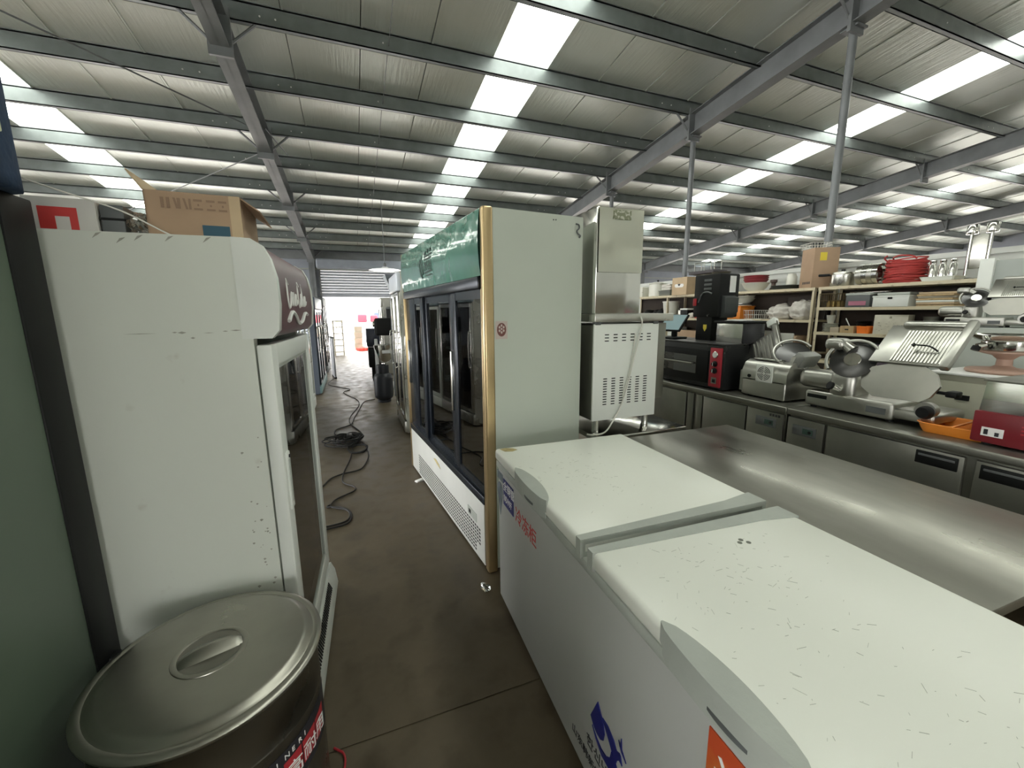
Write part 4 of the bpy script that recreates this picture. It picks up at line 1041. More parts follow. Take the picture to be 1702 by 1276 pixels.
# top board, long unit
boxt('pale_container', SX, 7.28, ZT, .30, .36, .20, ENAMEL, 'pale square container at the far end of the top shelf', 'container', lid=ENAMEL, part='tub')
p = lathe_thing('enamel_pot', SX, 6.82, ZT, pot_prof(.17, .25), ENAMEL, 'cream enamel stock pot with lid on the top shelf', 'pot', part='pot_body')
lp_ = MB().lathe([(.182, .25), (.17, .262), (.08, .288), (0, .292)], n=28).build('lid', ENAMEL, p, 40)
MB().lathe([(.012, .288), (.012, .305), (.026, .312), (.02, .325), (0, .328)], n=14).build('knob', BLACK, lp_, 40)
for s_ in (-1, 1): MB().tube([(-.05, s_*.168, .19), (-.04, s_*.215, .195), (.04, s_*.215, .195), (.05, s_*.168, .19)], .008, n=6).build('handle', ENAMEL, p, 60)
for k in range(3):
    q_ = thing('baking_tray', (SX-.02, 6.42+.006*k, ZT+k*.034), R(2*k), ['lowest grey baking tray under the folded towels', 'middle grey baking tray under the folded towels', 'top grey baking tray under the folded towels'][k], 'tray', 'stacked grey trays')
    tray(.17, .16, .032, .02, .003).build('tray', mat('grey_tray', (.40, .42, .38), .45, metal=.4), q_, 40)
for k in range(4):
    boxt('folded_towel', SX-.02, 6.42, ZT+.109+k*.027, .26, .27-.01*k, .026, CLOTH, ['lowest folded white towel on the grey trays', 'second folded white towel on the grey trays', 'third folded white towel on the grey trays', 'topmost folded white towel on the grey trays'][k], 'towel', rz=random.uniform(-6, 6), r=.011, group='folded white towels', part='cloth')
t = thing('heart_carton', (SX-.09, 5.98, ZT), R(-3), 'light cardboard carton with heart shaped cut-out on the top shelf', 'box')
MB().rbox(-.14, .14, -.19, .19, 0, .31, .003).build('carton', CARDL, t)
MB().prism([(.09, .135), (.12, .165), (.10, .195), (-.10, .195), (-.12, .165), (-.09, .135), (0, .135)], -.1425, -.139, 'yzx').build('window_film', WHITEP, t)
MB().prism([(0, .155), (.035, .185), (.018, .20), (0, .19), (-.018, .20), (-.035, .185)], -.1445, -.142, 'yzx').build('heart_print', INK, t)
r_ = thing('steel_frame_rack', (5.96, 5.72, ZT), 0, 'thin steel frame rack holding the dark grill plate', 'rack')
mb = MB()
for x in (-.10, .06):
    for y in (-.22, .0, .22): mb.cyl((x, y, 0), (x, y, .56), .007, n=6)
for z in (.345, .555):
    mb.tube([(-.10, -.22, z), (.06, -.22, z), (.06, .22, z), (-.10, .22, z)], .007, n=6, sub=1, closed=True)
mb.cyl((-.10, .0, .345), (.06, .0, .345), .007, n=6)
mb.build('rod_frame', STEELD, r_, 40)
gp_ = thing('grill_plate', (5.94, 5.72, ZT+.353), 0, 'dark cast grill plate lying on the steel frame rack', 'grill plate')
MB().rbox(-.16, .16, -.28, .28, 0, .055, .012).build('plate', mat('cast_iron', (.05, .045, .05), .6), gp_, 40)
for k in range(7): MB().box(-.14, .14, -.24+k*.075, -.225+k*.075, .055, .062).build('rib', MATS['cast_iron'], gp_)
boxt('flat_carton', SX-.02, 5.28, ZT, .32, .38, .25, CARD, 'plain brown carton under the steel pans behind the drinks machine', 'box')
for k in range(2):
    lathe_thing('frying_pan', SX-.02, 5.27, ZT+.25+k*.05, [(0, 0), (.12, 0), (.15, .045), (.155, .046), (.145, .04), (.118, .005), (0, .005)], STEELD, ['lower steel pan stacked on the plain brown carton', 'upper steel pan stacked on the plain brown carton'][k], 'pan', 'pans on the brown carton', 'pan')
lathe_thing('white_basin', SX-.05, 4.60, ZT, bowl_prof(.185, .12), ENAMEL, 'white basin with red bowls stacked in it on the top shelf', 'basin')
for k in range(3):
    lathe_thing('red_bowl', SX-.05, 4.60, ZT+.085+k*.028, bowl_prof(.165, .085), mat('faded_red_plastic', (.34, .05, .06), .5, var=.2), ['lowest red bowl in the white basin', 'middle red bowl in the white basin', 'topmost red bowl in the white basin'][k], 'bowl', 'red bowls in the white basin')
lathe_thing('pepper_mill', SX-.05, 4.31, ZT, [(0, 0), (.05, 0), (.05, .02), (.03, .05), (.028, .10), (.045, .12), (.045, .15), (0, .155)], mat('dark_walnut', (.08, .05, .04), .5), 'dark turned wooden mill next to the white basin', 'mill', part='mill_body')
for k in range(3):
    q_ = thing('oven_tray', (SX, 4.12, ZT+k*.02), R(-2+2*k), ['lowest dark oven tray on the top shelf', 'middle dark oven tray on the top shelf', 'topmost dark oven tray on the top shelf'][k], 'tray', 'dark oven trays')
    tray(.17, .16, .018, .02, .002).build('tray', mat('dark_tray', (.12, .13, .11), .5, metal=.3), q_, 40)
lathe_thing('white_jar', SX+.05, 4.12, ZT+.062, [(0, 0), (.06, 0), (.065, .02), (.065, .12), (.05, .14), (.05, .16), (0, .16)], ENAMEL, 'white jar standing on the dark oven trays', 'jar', part='jar_body')
t = boxt('tall_carton', SX-.02, 3.72, ZT, .30, .28, .50, CARD, 'tall cardboard carton with yellow sticker on the top shelf', 'box', rz=-28)
MB().box(-.08, .0, -.1415, -.139, .34, .44).build('yellow_sticker', YELLOW, t)
mb = MB()
for k in range(5): mb.box(-.1515, -.149, -.10+k*.035, -.08+k*.035, .05, .08)
mb.build('carton_print', INK, t)
basket('wire_basket', SX-.03, 3.78, ZT+.501, .26, .26, .07, WIRE, 'white wire basket on top of the tall cardboard carton', -28)
# lower board, long unit
for k, (y, rr) in enumerate(((7.02, .14), (6.78, .11))):
    lathe_thing('dark_dome', SX, y, ZL2, [(rr, 0), (rr, .04), (rr*.85, .11), (rr*.5, .15), (0, .16)], BLACK, ['bigger dark domed cover on the lower shelf', 'smaller dark domed cover on the lower shelf'][k], 'cover', 'dark domed covers', 'dome')
t = lathe_thing('white_bucket', SX-.05, 6.36, ZL2, [(0, 0), (.12, 0), (.15, .29), (.16, .295), (.16, .31), (.148, .31), (.118, .01), (0, .01)], mat('white_pail', (.66, .66, .60), .4, var=.15), 'white plastic bucket on the lower shelf', 'bucket', part='pail')
MB().lathe([(0, .315), (.155, .312), (.16, .302), (.16, .30)], n=24).build('lid', MATS['white_pail'], t, 40)
boxt('black_white_box', SX-.05, 5.92, ZL2, .20, .17, .17, BLACK, 'small black box with pale edge on the lower shelf', 'box', lid=WHITEP)
boxt('red_tin', SX-.08, 5.60, ZL2, .14, .12, .15, RED, 'small red tin on the lower shelf beside the black box', 'tin', part='tin')
t = boxt('orange_crate', SX-.06, 4.87, ZL2, .30, .36, .19, ORANGE, 'orange box with loose lids on top on the lower shelf', 'crate', part='crate')
MB().rbox(-.16, .16, -.19, .19, .185, .20, .004).build('rim', ORANGE, t, 40)
for k in range(3):
    boxt('loose_lid', SX-.06+.02*k, 4.86+.03*k, ZL2+.201+k*.014, .24, .30, .012, [WHITEP, DKGREY, WHITEP][k], ['lowest loose lid on the orange box', 'dark middle loose lid on the orange box', 'topmost loose lid on the orange box'][k], 'lid', rz=10*k-8, group='loose lids on the orange box', part='lid_plate')
basket('clear_basket', SX-.05, 4.50, ZL2, .28, .30, .13, WIRE, 'white wire basket between the orange box and the cloth bundle', 0)
lump('cloth_bundle', SX-.02, 4.16, ZL2, .34, .36, .19, CLOTH, 'flat pale cloth bundle on the lower shelf', 'cloth', 3)
lump('cloth_sack', SX-.04, 3.84, ZL2, .34, .30, .25, CLOTH, 'fuller pale cloth sack at the shelf post', 'sack', 8)
for k in range(2):
    lathe_thing('mixing_bowl', SX+.10, 4.66, ZL2+.245+k*.03, bowl_prof(.12, .07), ENAMEL, ['lower pale bowl stacked above the orange box lids', 'upper pale bowl stacked above the orange box lids'][k], 'bowl', 'pale bowls') if False else None
t = thing('grate_bundle', (SX+.10, 4.05, ZL2+.215), R(10), 'long dark grate bars lying over the cloth bundle', 'grate') if False else None
# third board of the long unit (glimpsed behind the machines)
for k in range(6):
    boxt('stored_carton', SX, 4.05+k*.58, .92, .34, .46, .22+.05*(k % 3), [CARD, WHITE, DKGREY][k % 3], ['brown carton', 'white carton', 'dark grey carton'][k % 3]+' on the third shelf, '+['first', 'second', 'third', 'fourth', 'fifth', 'sixth'][k]+' from the shelf post', 'box', group='cartons on the third shelf')
# shorter unit, top board
p = lathe_thing('pressure_cooker', SX-.06, 3.40, ZT, pot_prof(.125, .15), STEEL, 'steel pressure cooker with black handle on the top shelf', 'pot', part='pot_body')
lp_ = MB().lathe([(.132, .15), (.125, .168), (.06, .185), (0, .188)], n=28).build('lid', STEEL, p, 40); MB().rbox(-.012, .012, -.02, .02, .186, .21, .006).build('valve', BLACK, lp_, 40)
MB().rbox(-.02, .02, .115, .25, .135, .165, .01, T=rotm('Z', 20)).build('handle', BLACK, p, 40)
for k in range(4):
    t = thing('pot_lid', (SX-.03, 3.235-k*.054, ZT+.125), 0, ['leftmost steel pan standing on edge on the top shelf', 'second steel pan standing on edge on the top shelf', 'third steel pan standing on edge on the top shelf', 'rightmost steel pan standing on edge on the top shelf'][k], 'pan', 'steel pans standing on edge')
    MB().lathe([(0, .0), (.10, 0), (.12, .012), (.125, .075), (.118, .075), (.112, .016), (0, .008)], n=28, T=Matrix.Rotation(R(90), 4, 'X')).build('pan', STEELP if k % 2 else STEEL, t, 40)
t = thing('red_cable_coil', (SX-.02, 2.79, ZT), 0, 'big coil of red cable on the top shelf', 'cable')
rs = random.Random(21)
for k in range(26):
    z0 = .012+.0105*k*.92; rx_, ry_ = rs.uniform(.13, .165), rs.uniform(.15, .185); tl = rs.uniform(-.02, .02)
    pts = [(rx_*math.cos(R(a))+rs.uniform(-.006, .006), ry_*math.sin(R(a)), max(.009, z0+tl*math.sin(R(a))+rs.uniform(-.004, .004))) for a in range(0, 360, 24)]
    MB().tube(pts, .008, n=6, sub=2, closed=True).build('cable_turn', REDCABLE, t, 60)
MB().tube([(.0, .12, .26), (-.06, .10, .285), (-.10, .02, .30), (-.08, -.08, .285), (-.13, -.14, .25)], .008, n=6).build('cable_tail', REDCABLE, t, 60)
MB().tube([(-.02, .17, .25), (-.05, .19, .29), (-.08, .15, .31)], .008, n=6).build('cable_tail', REDCABLE, t, 60)
t = thing('chrome_bottle_tray', (SX-.05, 2.46, ZT), 0, 'white tray on the top shelf holding three chrome canisters', 'tray')
tray(.11, .14, .045, .02, .004).build('tray', WHITE, t, 40)
for k, (dx, dy) in enumerate(((-.02, .08), (-.02, .0), (-.02, -.08))):
    lathe_thing('chrome_canister', SX-.05+dx, 2.46+dy, ZT+.005, [(0, 0), (.032, 0), (.034, .01), (.034, .15), (.024, .17), (.024, .185), (.027, .19), (.027, .21), (0, .215)], STEELP, ['left chrome canister in the white tray', 'middle chrome canister in the white tray', 'right chrome canister in the white tray'][k], 'canister', 'chrome canisters', 'canister')
bl_ = thing('steel_blender', (5.55, 2.16, ZT+.0), 0, 'tall steel twin dispenser standing behind the canisters', 'dispenser') if False else None
td = thing('twin_dispenser', (5.955, 2.30, ZT), R(8), 'tall chrome twin dispenser at the near end of the top shelf', 'dispenser')
MB().rbox(-.07, .07, -.11, .11, 0, .03, .008).build('base', STEELD, td, 40)
for y in (-.07, .07):
    MB().cyl((0, y, .03), (0, y, .46), .014, n=12).build('column', STEELP, td, 40)
    c_ = MB().lathe([(0, 0), (.042, 0), (.046, .012), (.046, .085), (.042, .09), (0, .092)], (0, y, .46), 24).build('cup', STEELP, td, 40)
MB().rbox(-.01, .012, -.055, .055, .12, .45, .004).build('back_plate', STEEL, td, 40)
# middle board
basket('brass_basket', SX-.06, 3.42, ZR2, .30, .26, .17, mat('bronze_wire', (.12, .09, .045), .5, metal=.6), 'dark bronze wire basket on the middle shelf', 0, .024, .003)
for k in range(9):
    lathe_thing('brass_weight', SX-.06+(k % 3-1)*.07, 3.42+(k//3-1)*.06, ZR2+.008, [(0, 0), (.022, 0), (.024, .05), (.012, .065), (.014, .08), (0, .085)], mat('old_brass', (.36, .25, .09), .4, metal=.8), 'small brass weight inside the bronze wire basket', 'weight', 'brass weights in the bronze basket', 'weight_body', 10)
t = boxt('grey_bin', SX-.06, 3.12, ZR2, .30, .25, .16, DKGREY, 'dark grey plastic bin with pink label on the middle shelf', 'bin', lid=GREYPL, part='bin')
MB().box(-.1525, -.149, -.09, .09, .02, .07).build('pink_label', mat('pink_label', (.38, .14, .20), .6), t)
t = boxt('white_case', SX-.06, 2.80, ZR2, .30, .33, .12, WHITE, 'white carrying case with small catch on the middle shelf', 'case', part='case', lid=WHITE)
MB().rbox(-.162, -.15, -.02, .02, .085, .105, .003).build('catch', BLACK, t, 40)
for k in range(7):
    boxt('wooden_board', SX-.05+random.uniform(-.01, .01), 2.42, ZR2+k*.021, .30, .30, .019, [WOOD, CARDL, WHITE, WOOD, mat('grey_wood', (.32, .29, .22), .7), WOOD, CARDL][k], 'wooden board in the pile on the middle shelf, '+['lowest', 'second up', 'third up', 'fourth up', 'fifth up', 'sixth up', 'topmost'][k], 'board', rz=random.uniform(-5, 5), r=.002, group='pile of wooden boards', part='board')
boxt('steel_bar_tray', SX+.02, 3.12, ZR2+.166, .10, .40, .02, STEELP, 'thin steel bar lying on the dark grey bin', 'bar', r=.008, part='bar')
# low board
plate_stack('white_plate', SX-.06, 3.47, ZR3, .085, 7, .016, ENAMEL, 'white plate', 'plate', 'stack of white plates')
lathe_thing('white_cup', SX-.06, 3.47, ZR3+.113, [(0, 0), (.035, 0), (.05, .07), (.052, .10), (.047, .10), (.033, .01), (0, .01)], ENAMEL, 'white cup on top of the plate stack', 'cup', part='cup_body')
lathe_thing('dark_bowl', SX, 3.28, ZR3, bowl_prof(.07, .06), DKGREY, 'small dark bowl behind the wooden box', 'bowl')
boxt('beige_box', SX-.12, 3.355, ZR3, .10, .10, .065, mat('beige_paper', (.42, .36, .27), .8), 'small beige box next to the plate stack', 'box')
t = boxt('wooden_box', SX-.12, 3.21, ZR3, .12, .15, .085, WOOD, 'small open wooden box on the low shelf', 'box', part='box_body')
MB().rbox(-.005, .005, -.01, .0, .05, .19, .003, T=rotm('X', -28, (0, 0, .06))).build('brush_handle', WHITEP, t, 40)
MB().box(-.0615, -.0595, -.02, .02, .035, .05).build('stamp', INK, t)
t = thing('orange_tub', (SX-.12, 3.05, ZR3), 0, 'small round cornered orange tub on the low shelf', 'tub'); tray(.06, .07, .085, .03, .004).build('tub', mat('bright_orange', (.85, .20, .02), .45), t, 40)
t = boxt('printed_carton', SX-.08, 2.80, ZR3+.0, .16, .30, .22, mat('cream_carton', (.60, .58, .48), .8, var=.12, vscale=20), 'cream printed carton on the low shelf', 'box', rz=6)
MB().prism([(-.01, .18), (.012, .18), (.012, .195), (0, .205), (-.01, .195)], -.0815, -.079, 'yzx').build('printed_mark', mat('grey_print', (.28, .27, .2), .8), t)
mb = MB(); rs = random.Random(4)
for k in range(22): yy, zz = rs.uniform(-.12, .11), rs.uniform(.03, .15); mb.box(-.0813, -.079, yy, yy+rs.uniform(.006, .02), zz, zz+.004)
mb.build('fine_print', MATS['grey_print'], t)
lathe_thing('steel_jug', SX+.02, 2.52, ZR3, [(0, 0), (.06, 0), (.065, .01), (.06, .15), (.07, .20), (.065, .20), (.055, .15), (.055, .01), (0, .01)], STEELD, 'dull steel jug next to the cream printed carton', 'jug', part='jug_body')
for k in range(3):
    lathe_thing('dark_pan', SX+.06, 2.32, ZR3+k*.045, [(0, 0), (.11, 0), (.13, .04), (.135, .042), (.125, .04), (.108, .006), (0, .006)], BLACK, ['lowest dark pan at the near end of the low shelf', 'middle dark pan at the near end of the low shelf', 'topmost dark pan at the near end of the low shelf'][k], 'pan', 'dark pans on the low shelf', 'pan')
for k in range(3):
    boxt('stored_crate', SX, 2.30+k*.42, .85, .34, .36, .24, [DKGREY, mat('purple_grey', (.10, .08, .11), .6), DKGREY][k], ['near dark crate on the bottom shelf of the shorter unit', 'middle purplish crate on the bottom shelf of the shorter unit', 'far dark crate on the bottom shelf of the shorter unit'][k], 'crate', group='crates on the bottom shelf', part='crate')

# more load on the shelves
for k in range(2):
    lathe_thing('pale_basin', SX+.06, 4.86, ZL2+.245+k*.035, bowl_prof(.15, .075), ENAMEL, ['lower pale basin above the orange box', 'upper pale basin above the orange box'][k], 'basin', 'pale basins above the orange box')
for k in range(3):
    q_ = thing('sheet_pan', (SX+.08, 3.96, ZL2+.0), 0, ['nearest dark sheet pan standing behind the cloth sack', 'middle dark sheet pan standing behind the cloth sack', 'rearmost dark sheet pan standing behind the cloth sack'][k], 'tray', 'dark sheet pans standing on edge')
    MB().rbox(.02+k*.03, .035+k*.03, -.30, .24, 0, .32-.03*k, .004, T=rotm('Y', 6)).build('pan', mat('burnt_tray', (.07, .06, .055), .5, metal=.4), q_, 40)
lathe_thing('tin_can', SX-.08, 6.05, ZL2, [(0, 0), (.06, 0), (.06, .14), (.055, .145), (.055, .135), (0, .135)], STEEL, 'open tin can near the small black box', 'can', part='can_body', n=18)
lathe_thing('black_kettle', SX-.05, 6.62, ZL2, [(0, 0), (.09, 0), (.10, .03), (.09, .10), (.05, .15), (.02, .155), (.02, .175), (0, .18)], BLACK, 'small black kettle beside the white bucket', 'kettle', part='kettle_body')
lump('white_rag', SX-.12, 5.76, ZL2, .14, .16, .08, CLOTH, 'small white rag beside the red tin', 'rag', 12)
for k in range(4):
    lathe_thing('black_bowl', SX-.02, 3.12, ZR3+.0+k*.03, bowl_prof(.075, .05), BLACK, ['lowest black bowl behind the orange tub', 'second black bowl behind the orange tub', 'third black bowl behind the orange tub', 'topmost black bowl behind the orange tub'][k], 'bowl', 'black bowls behind the orange tub')
boxt('flat_white_tray', SX-.04, 2.80, ZR2+.127, .26, .30, .03, GREYPL, 'flat grey tray lying on the white carrying case', 'tray', r=.008, part='tray')
boxt('long_board', SX-.10, 2.95, ZT, .05, .50, .012, CREAM, 'thin cream board at the front edge of the top shelf', 'board', r=.003, part='board') if False else None
# ================================================================== FURTHER DOWN THE AISLE
def cooler(name, loc, rz, w, d, h, body, head, pane, label, doors=1, header_h=.22, trim=None, frame_m=None, handle=STEELP, cat='fridge', group=None):
    t = thing(name, loc, rz, label, cat, group)
    b = MB(); shell(b, 0, w, .03, d, .02, h, .04, .18)
    b.build('body', body, t)
    MB().rbox(-.004, w+.004, -.01, .05, h-header_h, h, .02, seg=3).build('header', head, t, 40)
    MB().rbox(0, w, 0, .04, .03, .17, .006).build('kick_plate', trim or body, t, 40)
    dw = w/doors
    for k in range(doors):
        a, c = k*dw+.004, (k+1)*dw-.004; z0, z1 = .19, h-header_h-.01; f_ = .045
        m = MB(); m.rbox(a, a+f_, 0, .03, z0, z1, .004); m.rbox(c-f_, c, 0, .03, z0, z1, .004); m.box(a+f_, c-f_, .002, .028, z0, z0+f_); m.box(a+f_, c-f_, .002, .028, z1-f_, z1)
        dr = m.build('glass_door', frame_m or STEELP, t, 40)
        MB().box(a+f_-.01, c-f_+.01, .012, .017, z0+f_-.01, z1-f_+.01).build('pane', pane, dr)
        hx = a+f_*.5
        hm = MB(); hm.tube([(hx, 0, .80), (hx, -.035, .82), (hx, -.035, 1.22), (hx, 0, 1.24)], .009, n=8, sub=3); hm.build('handle', handle, dr, 60)
    for z in (.55, .90, 1.25): MB().box(.045, w-.045, .06, d-.05, z, z+.008).build('shelf', WHITE, t)
    for x in (.06, w-.06):
        for y in (.09, d-.07): MB().cyl((x, y, 0), (x, y, .022), .02, n=8).build('foot', BLACK, t)
    return t
SKYB = mat('pale_blue_header', (.34, .46, .52), .35, var=.3, vscale=5)
cooler('glass_door_cooler', (-.64, 4.85, 0), R(90), 1.15, .62, 1.84, STEEL, SKYB, PANE, 'pale blue headed glass door cooler directly behind the maroon headed one', 2)
cooler('glass_door_cooler', (-.645, 6.05, 0), R(90), 1.20, .62, 1.82, WHITE, SKYB, PANE, 'white glass door cooler in the left row before the dark cooler', 2, frame_m=WHITE)
cooler('dark_cooler', (-.62, 8.25, 0), R(90), 1.75, .62, 1.80, mat('slate_blue_enamel', (.10, .12, .16), .35), MATS['slate_blue_enamel'], PANE_D, 'dark slate cooler with glass doors in the left row', 3, frame_m=FRAMEBK, trim=mat('teal_kick', (.16, .28, .28), .4))
cooler('tall_dark_cooler', (-.66, 11.2, 0), R(90), 1.3, .6, 1.9, DKGREY, DKGREY, PANE_D, 'narrow charcoal cooler furthest along the left row', 2, frame_m=BLACK)
lp = thing('leaning_panel', (-.50, 10.55, 0), R(8), 'pale metal panel leaning against the dark slate cooler', 'panel')
MB().rbox(-.02, .02, -.30, .22, .02, .95, .01, T=rotm('Y', 0)).build('panel', mat('pale_metal', (.55, .56, .60), .35, metal=.4), lp, 40)
MB().rbox(-.028, .028, -.32, .24, 0, .03, .006).build('base_rail', BLACK, lp, 40)
MB().rbox(-.03, .03, -.30, .22, .93, .96, .006).build('top_rail', DKGREY, lp, 40)
# right row
cooler('silver_cooler', (.515, 6.05, 0), R(-90), 1.0, .62, 1.97, STEEL, mat('white_blue_header', (.62, .66, .72), .3), PANE, 'silver glass door cooler right behind the green headed fridge', 2)
cooler('silver_cooler', (.60, 5.00, 0), R(-88), .86, .62, 1.90, WHITE, WHITE, PANE, 'white glass door cooler hidden partly by the green headed fridge', 2, frame_m=STEELP)
gt = thing('gas_cylinder', (.42, 7.20, 0), R(15), 'black gas cylinder standing on the aisle floor', 'gas cylinder')
GASB = mat('black_enamel_tank', (.018, .022, .03), .45, var=.2)
MB().lathe([(.11, 0), (.11, .035), (.085, .04), (.12, .055), (.15, .085), (.155, .13), (.155, .40), (.15, .44), (.12, .485), (.05, .515), (0, .52)], n=36).build('tank', GASB, gt, 40)
cl = MB()
for i in range(28):
    a0, a1 = R(i*10+40), R((i+1)*10+40)
    for r0, r1 in ((.100, .106),):
        vs = [(r*math.cos(a), r*math.sin(a), z) for z in (.495, .635) for a in (a0, a1) for r in (r0, r1)]
        cl.add(vs, [(0, 1, 3, 2), (4, 6, 7, 5), (0, 4, 5, 1), (2, 3, 7, 6), (0, 2, 6, 4), (1, 5, 7, 3)])
cl.build('collar', GASB, gt, 30)
MB().lathe([(.022, .515), (.022, .56), (.03, .565), (.03, .585), (0, .59)], n=14).build('valve', mat('brass', (.45, .33, .12), .3, metal=1), gt, 40)
mx_ = thing('floor_mixer', (.66, 8.70, 0), R(-90), 'black and white floor standing mixer behind the gas cylinder', 'mixer')
GW_ = mat('grey_white_casting', (.52, .53, .53), .4, var=.1)
mb = MB(); mb.rbox(-.25, .25, -.25, .30, 0, .06, .02); mb.build('base', GW_, mx_, 40)
MB().rbox(-.11, .11, .08, .30, .05, 1.10, .03).build('column', GW_, mx_, 40)
mb = MB(); mb.rbox(-.13, .13, -.26, .30, 1.05, 1.40, .05, seg=3); mb.build('gear_head', BLACK, mx_, 40)
MB().cyl((0, .10, 1.40), (0, .10, 1.58), .12, n=24).build('motor', BLACK, mx_, 40)
MB().lathe([(.12, 1.575), (.12, 1.60), (.09, 1.62), (0, 1.625)], (0, .10, 0), 24).build('motor_cap', DKGREY, mx_, 40)
MB().lathe([(0, .50), (.12, .50), (.18, .58), (.20, .86), (.205, .865), (.195, .865), (.17, .60), (.10, .515), (0, .515)], (0, -.10, 0), 32).build('bowl', STEELP, mx_, 40)
MB().cyl((0, -.12, 1.06), (0, -.12, .70), .03, n=14).build('shaft', STEELP, mx_, 40)
for s_ in (-1, 1): MB().rbox(s_*.19-.03, s_*.19+.03, -.16, .12, .70, .76, .012).build('bowl_arm', GW_, mx_, 40)
for s_ in (-1, 1): MB().rbox(-.035, .035, -.28, -.22, .04, .98, .015, T=rotm('Y', s_*13, (0, 0, 1.0))).build('leg', GW_, mx_, 40)
MB().lathe([(.06, 0), (.06, .03), (.02, .035), (0, .035)], (.0, -.26, 1.28), 20, T=Matrix.Rotation(R(90), 4, 'X')).build('speed_dial', STEELP, mx_, 40)
cb = thing('control_cabinet', (.36, 9.75, 0), R(-90), 'narrow black control cabinet on a stand near the mixer', 'cabinet')
MB().rbox(-.20, .20, -.08, .18, .30, .74, .02).build('lower_box', BLACK, cb, 40); MB().rbox(-.20, .20, -.10, .18, .76, 1.16, .02).build('upper_box', mat('blue_black', (.02, .025, .045), .35), cb, 40)
for s_ in (-.15, .15): MB().box(s_-.02, s_+.02, -.02, .12, 0, .31).build('leg', BLACK, cb)
MB().rbox(-.05, .05, -.112, -.098, .86, .90, .004).build('handle', STEELP, cb, 40)
cooler('steel_cooler', (.66, 11.6, 0), R(-90), 1.2, .62, 1.86, STEEL, STEEL, PANE, 'steel glass door cooler beyond the black control cabinet', 2)
hop = thing('grey_hopper', (.88, 8.10, 1.97), 0, 'grey funnel shaped metal hopper high above the right row of coolers', 'hopper') if False else None
hop = thing('grey_hopper', (.80, 7.45, 0), 0, 'grey floor standing funnel hopper in the right row behind the silver cooler', 'hopper')
for sx in (-.16, .16):
    for sy in (-.16, .16): MB().cyl((sx, sy, 0), (sx*.9, sy*.9, 1.90), .018, n=8).build('leg', IRON, hop, 40)
mb = MB(); mb.add([(-.10, -.10, 1.74), (.10, -.10, 1.74), (.10, .10, 1.74), (-.10, .10, 1.74), (-.24, -.24, 2.08), (.24, -.24, 2.08), (.24, .24, 2.08), (-.24, .24, 2.08), (-.25, -.25, 2.12), (.25, -.25, 2.12), (.25, .25, 2.12), (-.25, .25, 2.12)],
                  [(0, 3, 2, 1)]+[(i, (i+1) % 4, 4+(i+1) % 4, 4+i) for i in range(4)]+[(4+i, 4+(i+1) % 4, 8+(i+1) % 4, 8+i) for i in range(4)]+[(8, 9, 10, 11)])
mb.build('funnel', mat('blue_grey_sheet', (.22, .25, .29), .4, metal=.5), hop)

# pendant lamp
la = thing('pendant_lamp', (.90, 11.66, 0), 0, 'wide flat white pendant lamp hanging in the aisle', 'lamp')
MB().lathe([(.0, 2.70), (.06, 2.70), (.10, 2.675), (.40, 2.625), (.42, 2.612), (.40, 2.615), (.10, 2.655), (0, 2.66)], n=40).build('shade', mat('white_lamp_shade', (.85, .86, .88), .4), la, 40)
MB().lathe([(0, 2.595), (.10, 2.600), (.36, 2.618), (.36, 2.622), (0, 2.624)], n=36).build('diffuser', mat('lit_lamp_diffuser', (1, .98, 1), .5, emit=7.0), la, 40)
MB().cyl((0, 0, 2.69), (0, 0, rz_(11.66, .225)), .008, n=8).build('stem', IRON, la, 40)
MB().lathe([(.04, 2.70), (.04, 2.78), (.02, 2.80), (0, 2.80)], n=16).build('socket', DKGREY, la, 40)

# black extension cord tangled on the floor
ec = thing('extension_cord', (0, 0, 0), 0, 'black extension cord tangled along the aisle floor', 'cord')
def gpath(pts, r=.0062): 
    MB().tube([(x, y, r+.001) for x, y in pts], r, n=6, sub=4).build('cord_run', CABLE, ec, 60)
gpath([(-.49, 10.29), (-.57, 9.37), (-.15, 8.66), (-.26, 8.3), (-.02, 7.49), (-.01, 6.93), (-.12, 6.34), (-.13, 5.88), (-.01, 5.42), (.0, 5.25), (-.06, 5.1)])
gpath([(.27, 7.42), (.09, 7.28), (0, 6.7), (-.08, 6.14), (-.12, 5.81), (-.29, 5.63), (-.31, 5.43), (-.26, 5.33), (-.07, 5.3), (0, 5.1)])
gpath([(-.06, 5.1), (-.09, 4.95), (-.12, 4.42), (-.17, 4.08), (-.19, 3.86), (-.17, 3.74), (-.09, 3.63), (-.09, 3.54), (-.22, 3.43), (-.26, 3.34), (-.25, 3.28), (-.15, 3.2), (-.12, 3.1), (-.15, 3.01), (-.26, 2.98), (-.38, 2.98)])
gpath([(-.03, 5.0), (.03, 4.83), (.06, 4.45), (.02, 4.18), (-.04, 4.03), (-.19, 3.98), (-.29, 3.9), (-.34, 3.76), (-.42, 3.6)])
gpath([(-.26, 3.34), (-.29, 3.30), (-.20, 3.27), (-.13, 3.18), (-.11, 3.08), (-.14, 2.97), (-.28, 2.94), (-.40, 2.95)])
rs = random.Random(9)
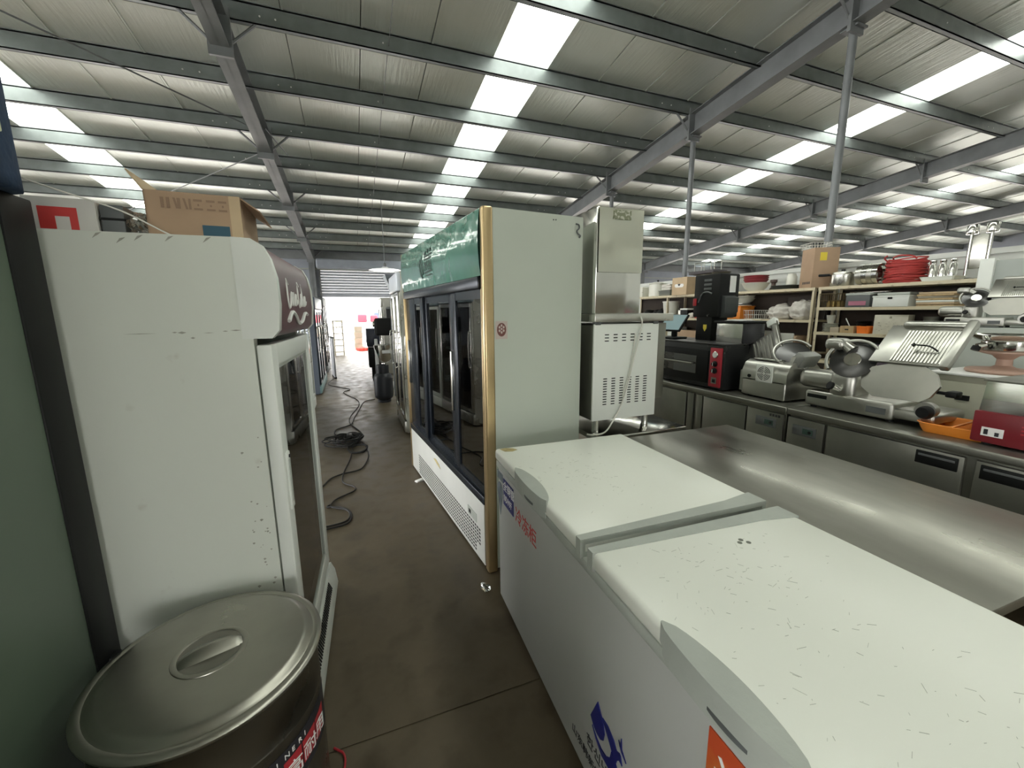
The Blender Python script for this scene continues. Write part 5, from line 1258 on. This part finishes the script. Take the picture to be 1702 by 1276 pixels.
for k in range(13):
    cx, cy = -.14+rs.uniform(-.07, .07), 5.0+rs.uniform(-.10, .08); a_, b_ = rs.uniform(.10, .21), rs.uniform(.12, .22); ph = rs.uniform(0, 6)
    if k > 10: cx, cy, a_, b_ = -.05, 4.72-.03*k+.33, .10, .16
    pts = [(cx+a_*math.cos(R(a))*(1+.12*math.sin(3*R(a)+ph)), cy+b_*math.sin(R(a))*(1+.12*math.cos(2*R(a)+ph)), .010+.0065*k+.006*math.sin(2*R(a)+ph)) for a in range(0, 360, 24)]
    if k > 10: pts = [(x, y, .0072) for x, y, z in pts]
    MB().tube(pts, .0062, n=6, sub=2, closed=True).build('cord_turn', CABLE, ec, 60)
MB().rbox(-.16, -.10, 4.93, 5.06, .055, .10, .012).build('socket_block', BLACK, ec, 40)

# rubbish near the fridge foot
t = thing('paper_scrap', (.47, 3.55, 0), R(30), 'small white paper scrap on the floor at the far end of the green headed fridge', 'scrap')
MB().rbox(-.05, .05, -.02, .02, 0, .018, .008, T=rotm('Y', 0)).build('scrap', WHITEP, t, 40)
t = thing('crushed_cup', (.575, 1.93, 0), R(20), 'crumpled clear wrapper on the floor between the freezer and the fridge', 'wrapper')
bm = bmesh.new(); bmesh.ops.create_icosphere(bm, subdivisions=2, radius=1); rs = random.Random(6)
for v in bm.verts:
    k = 1+rs.uniform(-.25, .25); v.co = Vector((v.co.x*.022*k, v.co.y*.035*k, max(0, .016+v.co.z*.018*k)))
me = bpy.data.meshes.new('wrapper'); bm.to_mesh(me); bm.free(); me.materials.append(MATS['plastic_film']); link('wrapper', me, t)

# ================================================================== YARD THINGS SEEN THROUGH THE SHUTTER
def rack(loc, w, d, h, n_, m, label):
    t = thing('storage_rack', loc, 0, label, 'rack', 'pale racks by the shutter')
    for x in (0, w):
        for y in (0, d): MB().cyl((x, y, 0), (x, y, h), .02, n=8).build('post', m, t, 40)
    for k in range(n_): MB().rbox(-.02, w+.02, -.02, d+.02, .12+(h-.16)*k/(n_-1), .15+(h-.16)*k/(n_-1), .01).build('shelf', m, t, 40)
    return t
CRM = mat('cream_plastic', (.50, .46, .36), .5)
rack((-.66, 15.8, 0), .30, .40, 1.25, 6, CRM, 'cream storage rack nearest the shutter on the left')
rack((-.40, 17.9, -.02), .34, .45, 1.30, 5, WHITE, 'white storage rack outside the shutter')
for k in range(4):
    t = thing('plastic_crate', (.17, 18.4, -.02+k*.245), R(3*k), ['lowest cream crate in the stack outside the shutter', 'second cream crate in the stack outside the shutter', 'third cream crate in the stack outside the shutter', 'topmost cream crate in the stack outside the shutter'][k], 'crate', 'cream crates outside')
    tray(.17, .19, .235, .03, .01).build('crate_body', CRM, t, 30)
for k in range(3):
    t = boxt('grey_cabinet_outside', (.56+k*.62), 23.5, -.02, .55, .5, .9+.1*k, mat('blue_grey_box', (.30, .36, .44), .5), ['left blue grey cabinet out in the yard', 'middle blue grey cabinet out in the yard', 'right blue grey cabinet out in the yard'][k], 'cabinet', lid=WHITE, group='blue grey cabinets in the yard', part='body')
lump('red_cloth', .34, 17.75, -.02, .55, .5, .14, mat('red_cloth', (.60, .07, .05), .9), 'red cloth heap on the ground outside the shutter', 'cloth', 4)
for k, (x, y, w, h, m) in enumerate(((.52, 24.8, .5, .45, mat('red_tarp', (.60, .03, .05), .7)), (1.15, 25.0, .4, .4, MATS['red_tarp']), (-.6, 25.4, .7, .5, mat('olive_tarp', (.30, .28, .20), .8)), (1.5, 25.6, .6, .55, mat('navy_tarp', (.06, .09, .18), .8)))):
    t = thing('tarp_bale', (x, y, -.02), 0, ['bright red covered bale on posts in the yard', 'smaller red covered bale in the yard', 'olive covered bale in the yard', 'navy covered bale in the yard'][k], 'bale', 'covered bales in the yard')
    for sx in (-w*.4, w*.4): MB().box(sx-.03, sx+.03, -.03, .03, 0, 1.0).build('post', IRON, t)
    MB().rbox(-w/2, w/2, -.2, .2, 1.0, 1.0+h, .08, seg=3).build('cover', m, t, 40)

# ------------------------------------------------------------------ done
bpy.context.view_layer.update()
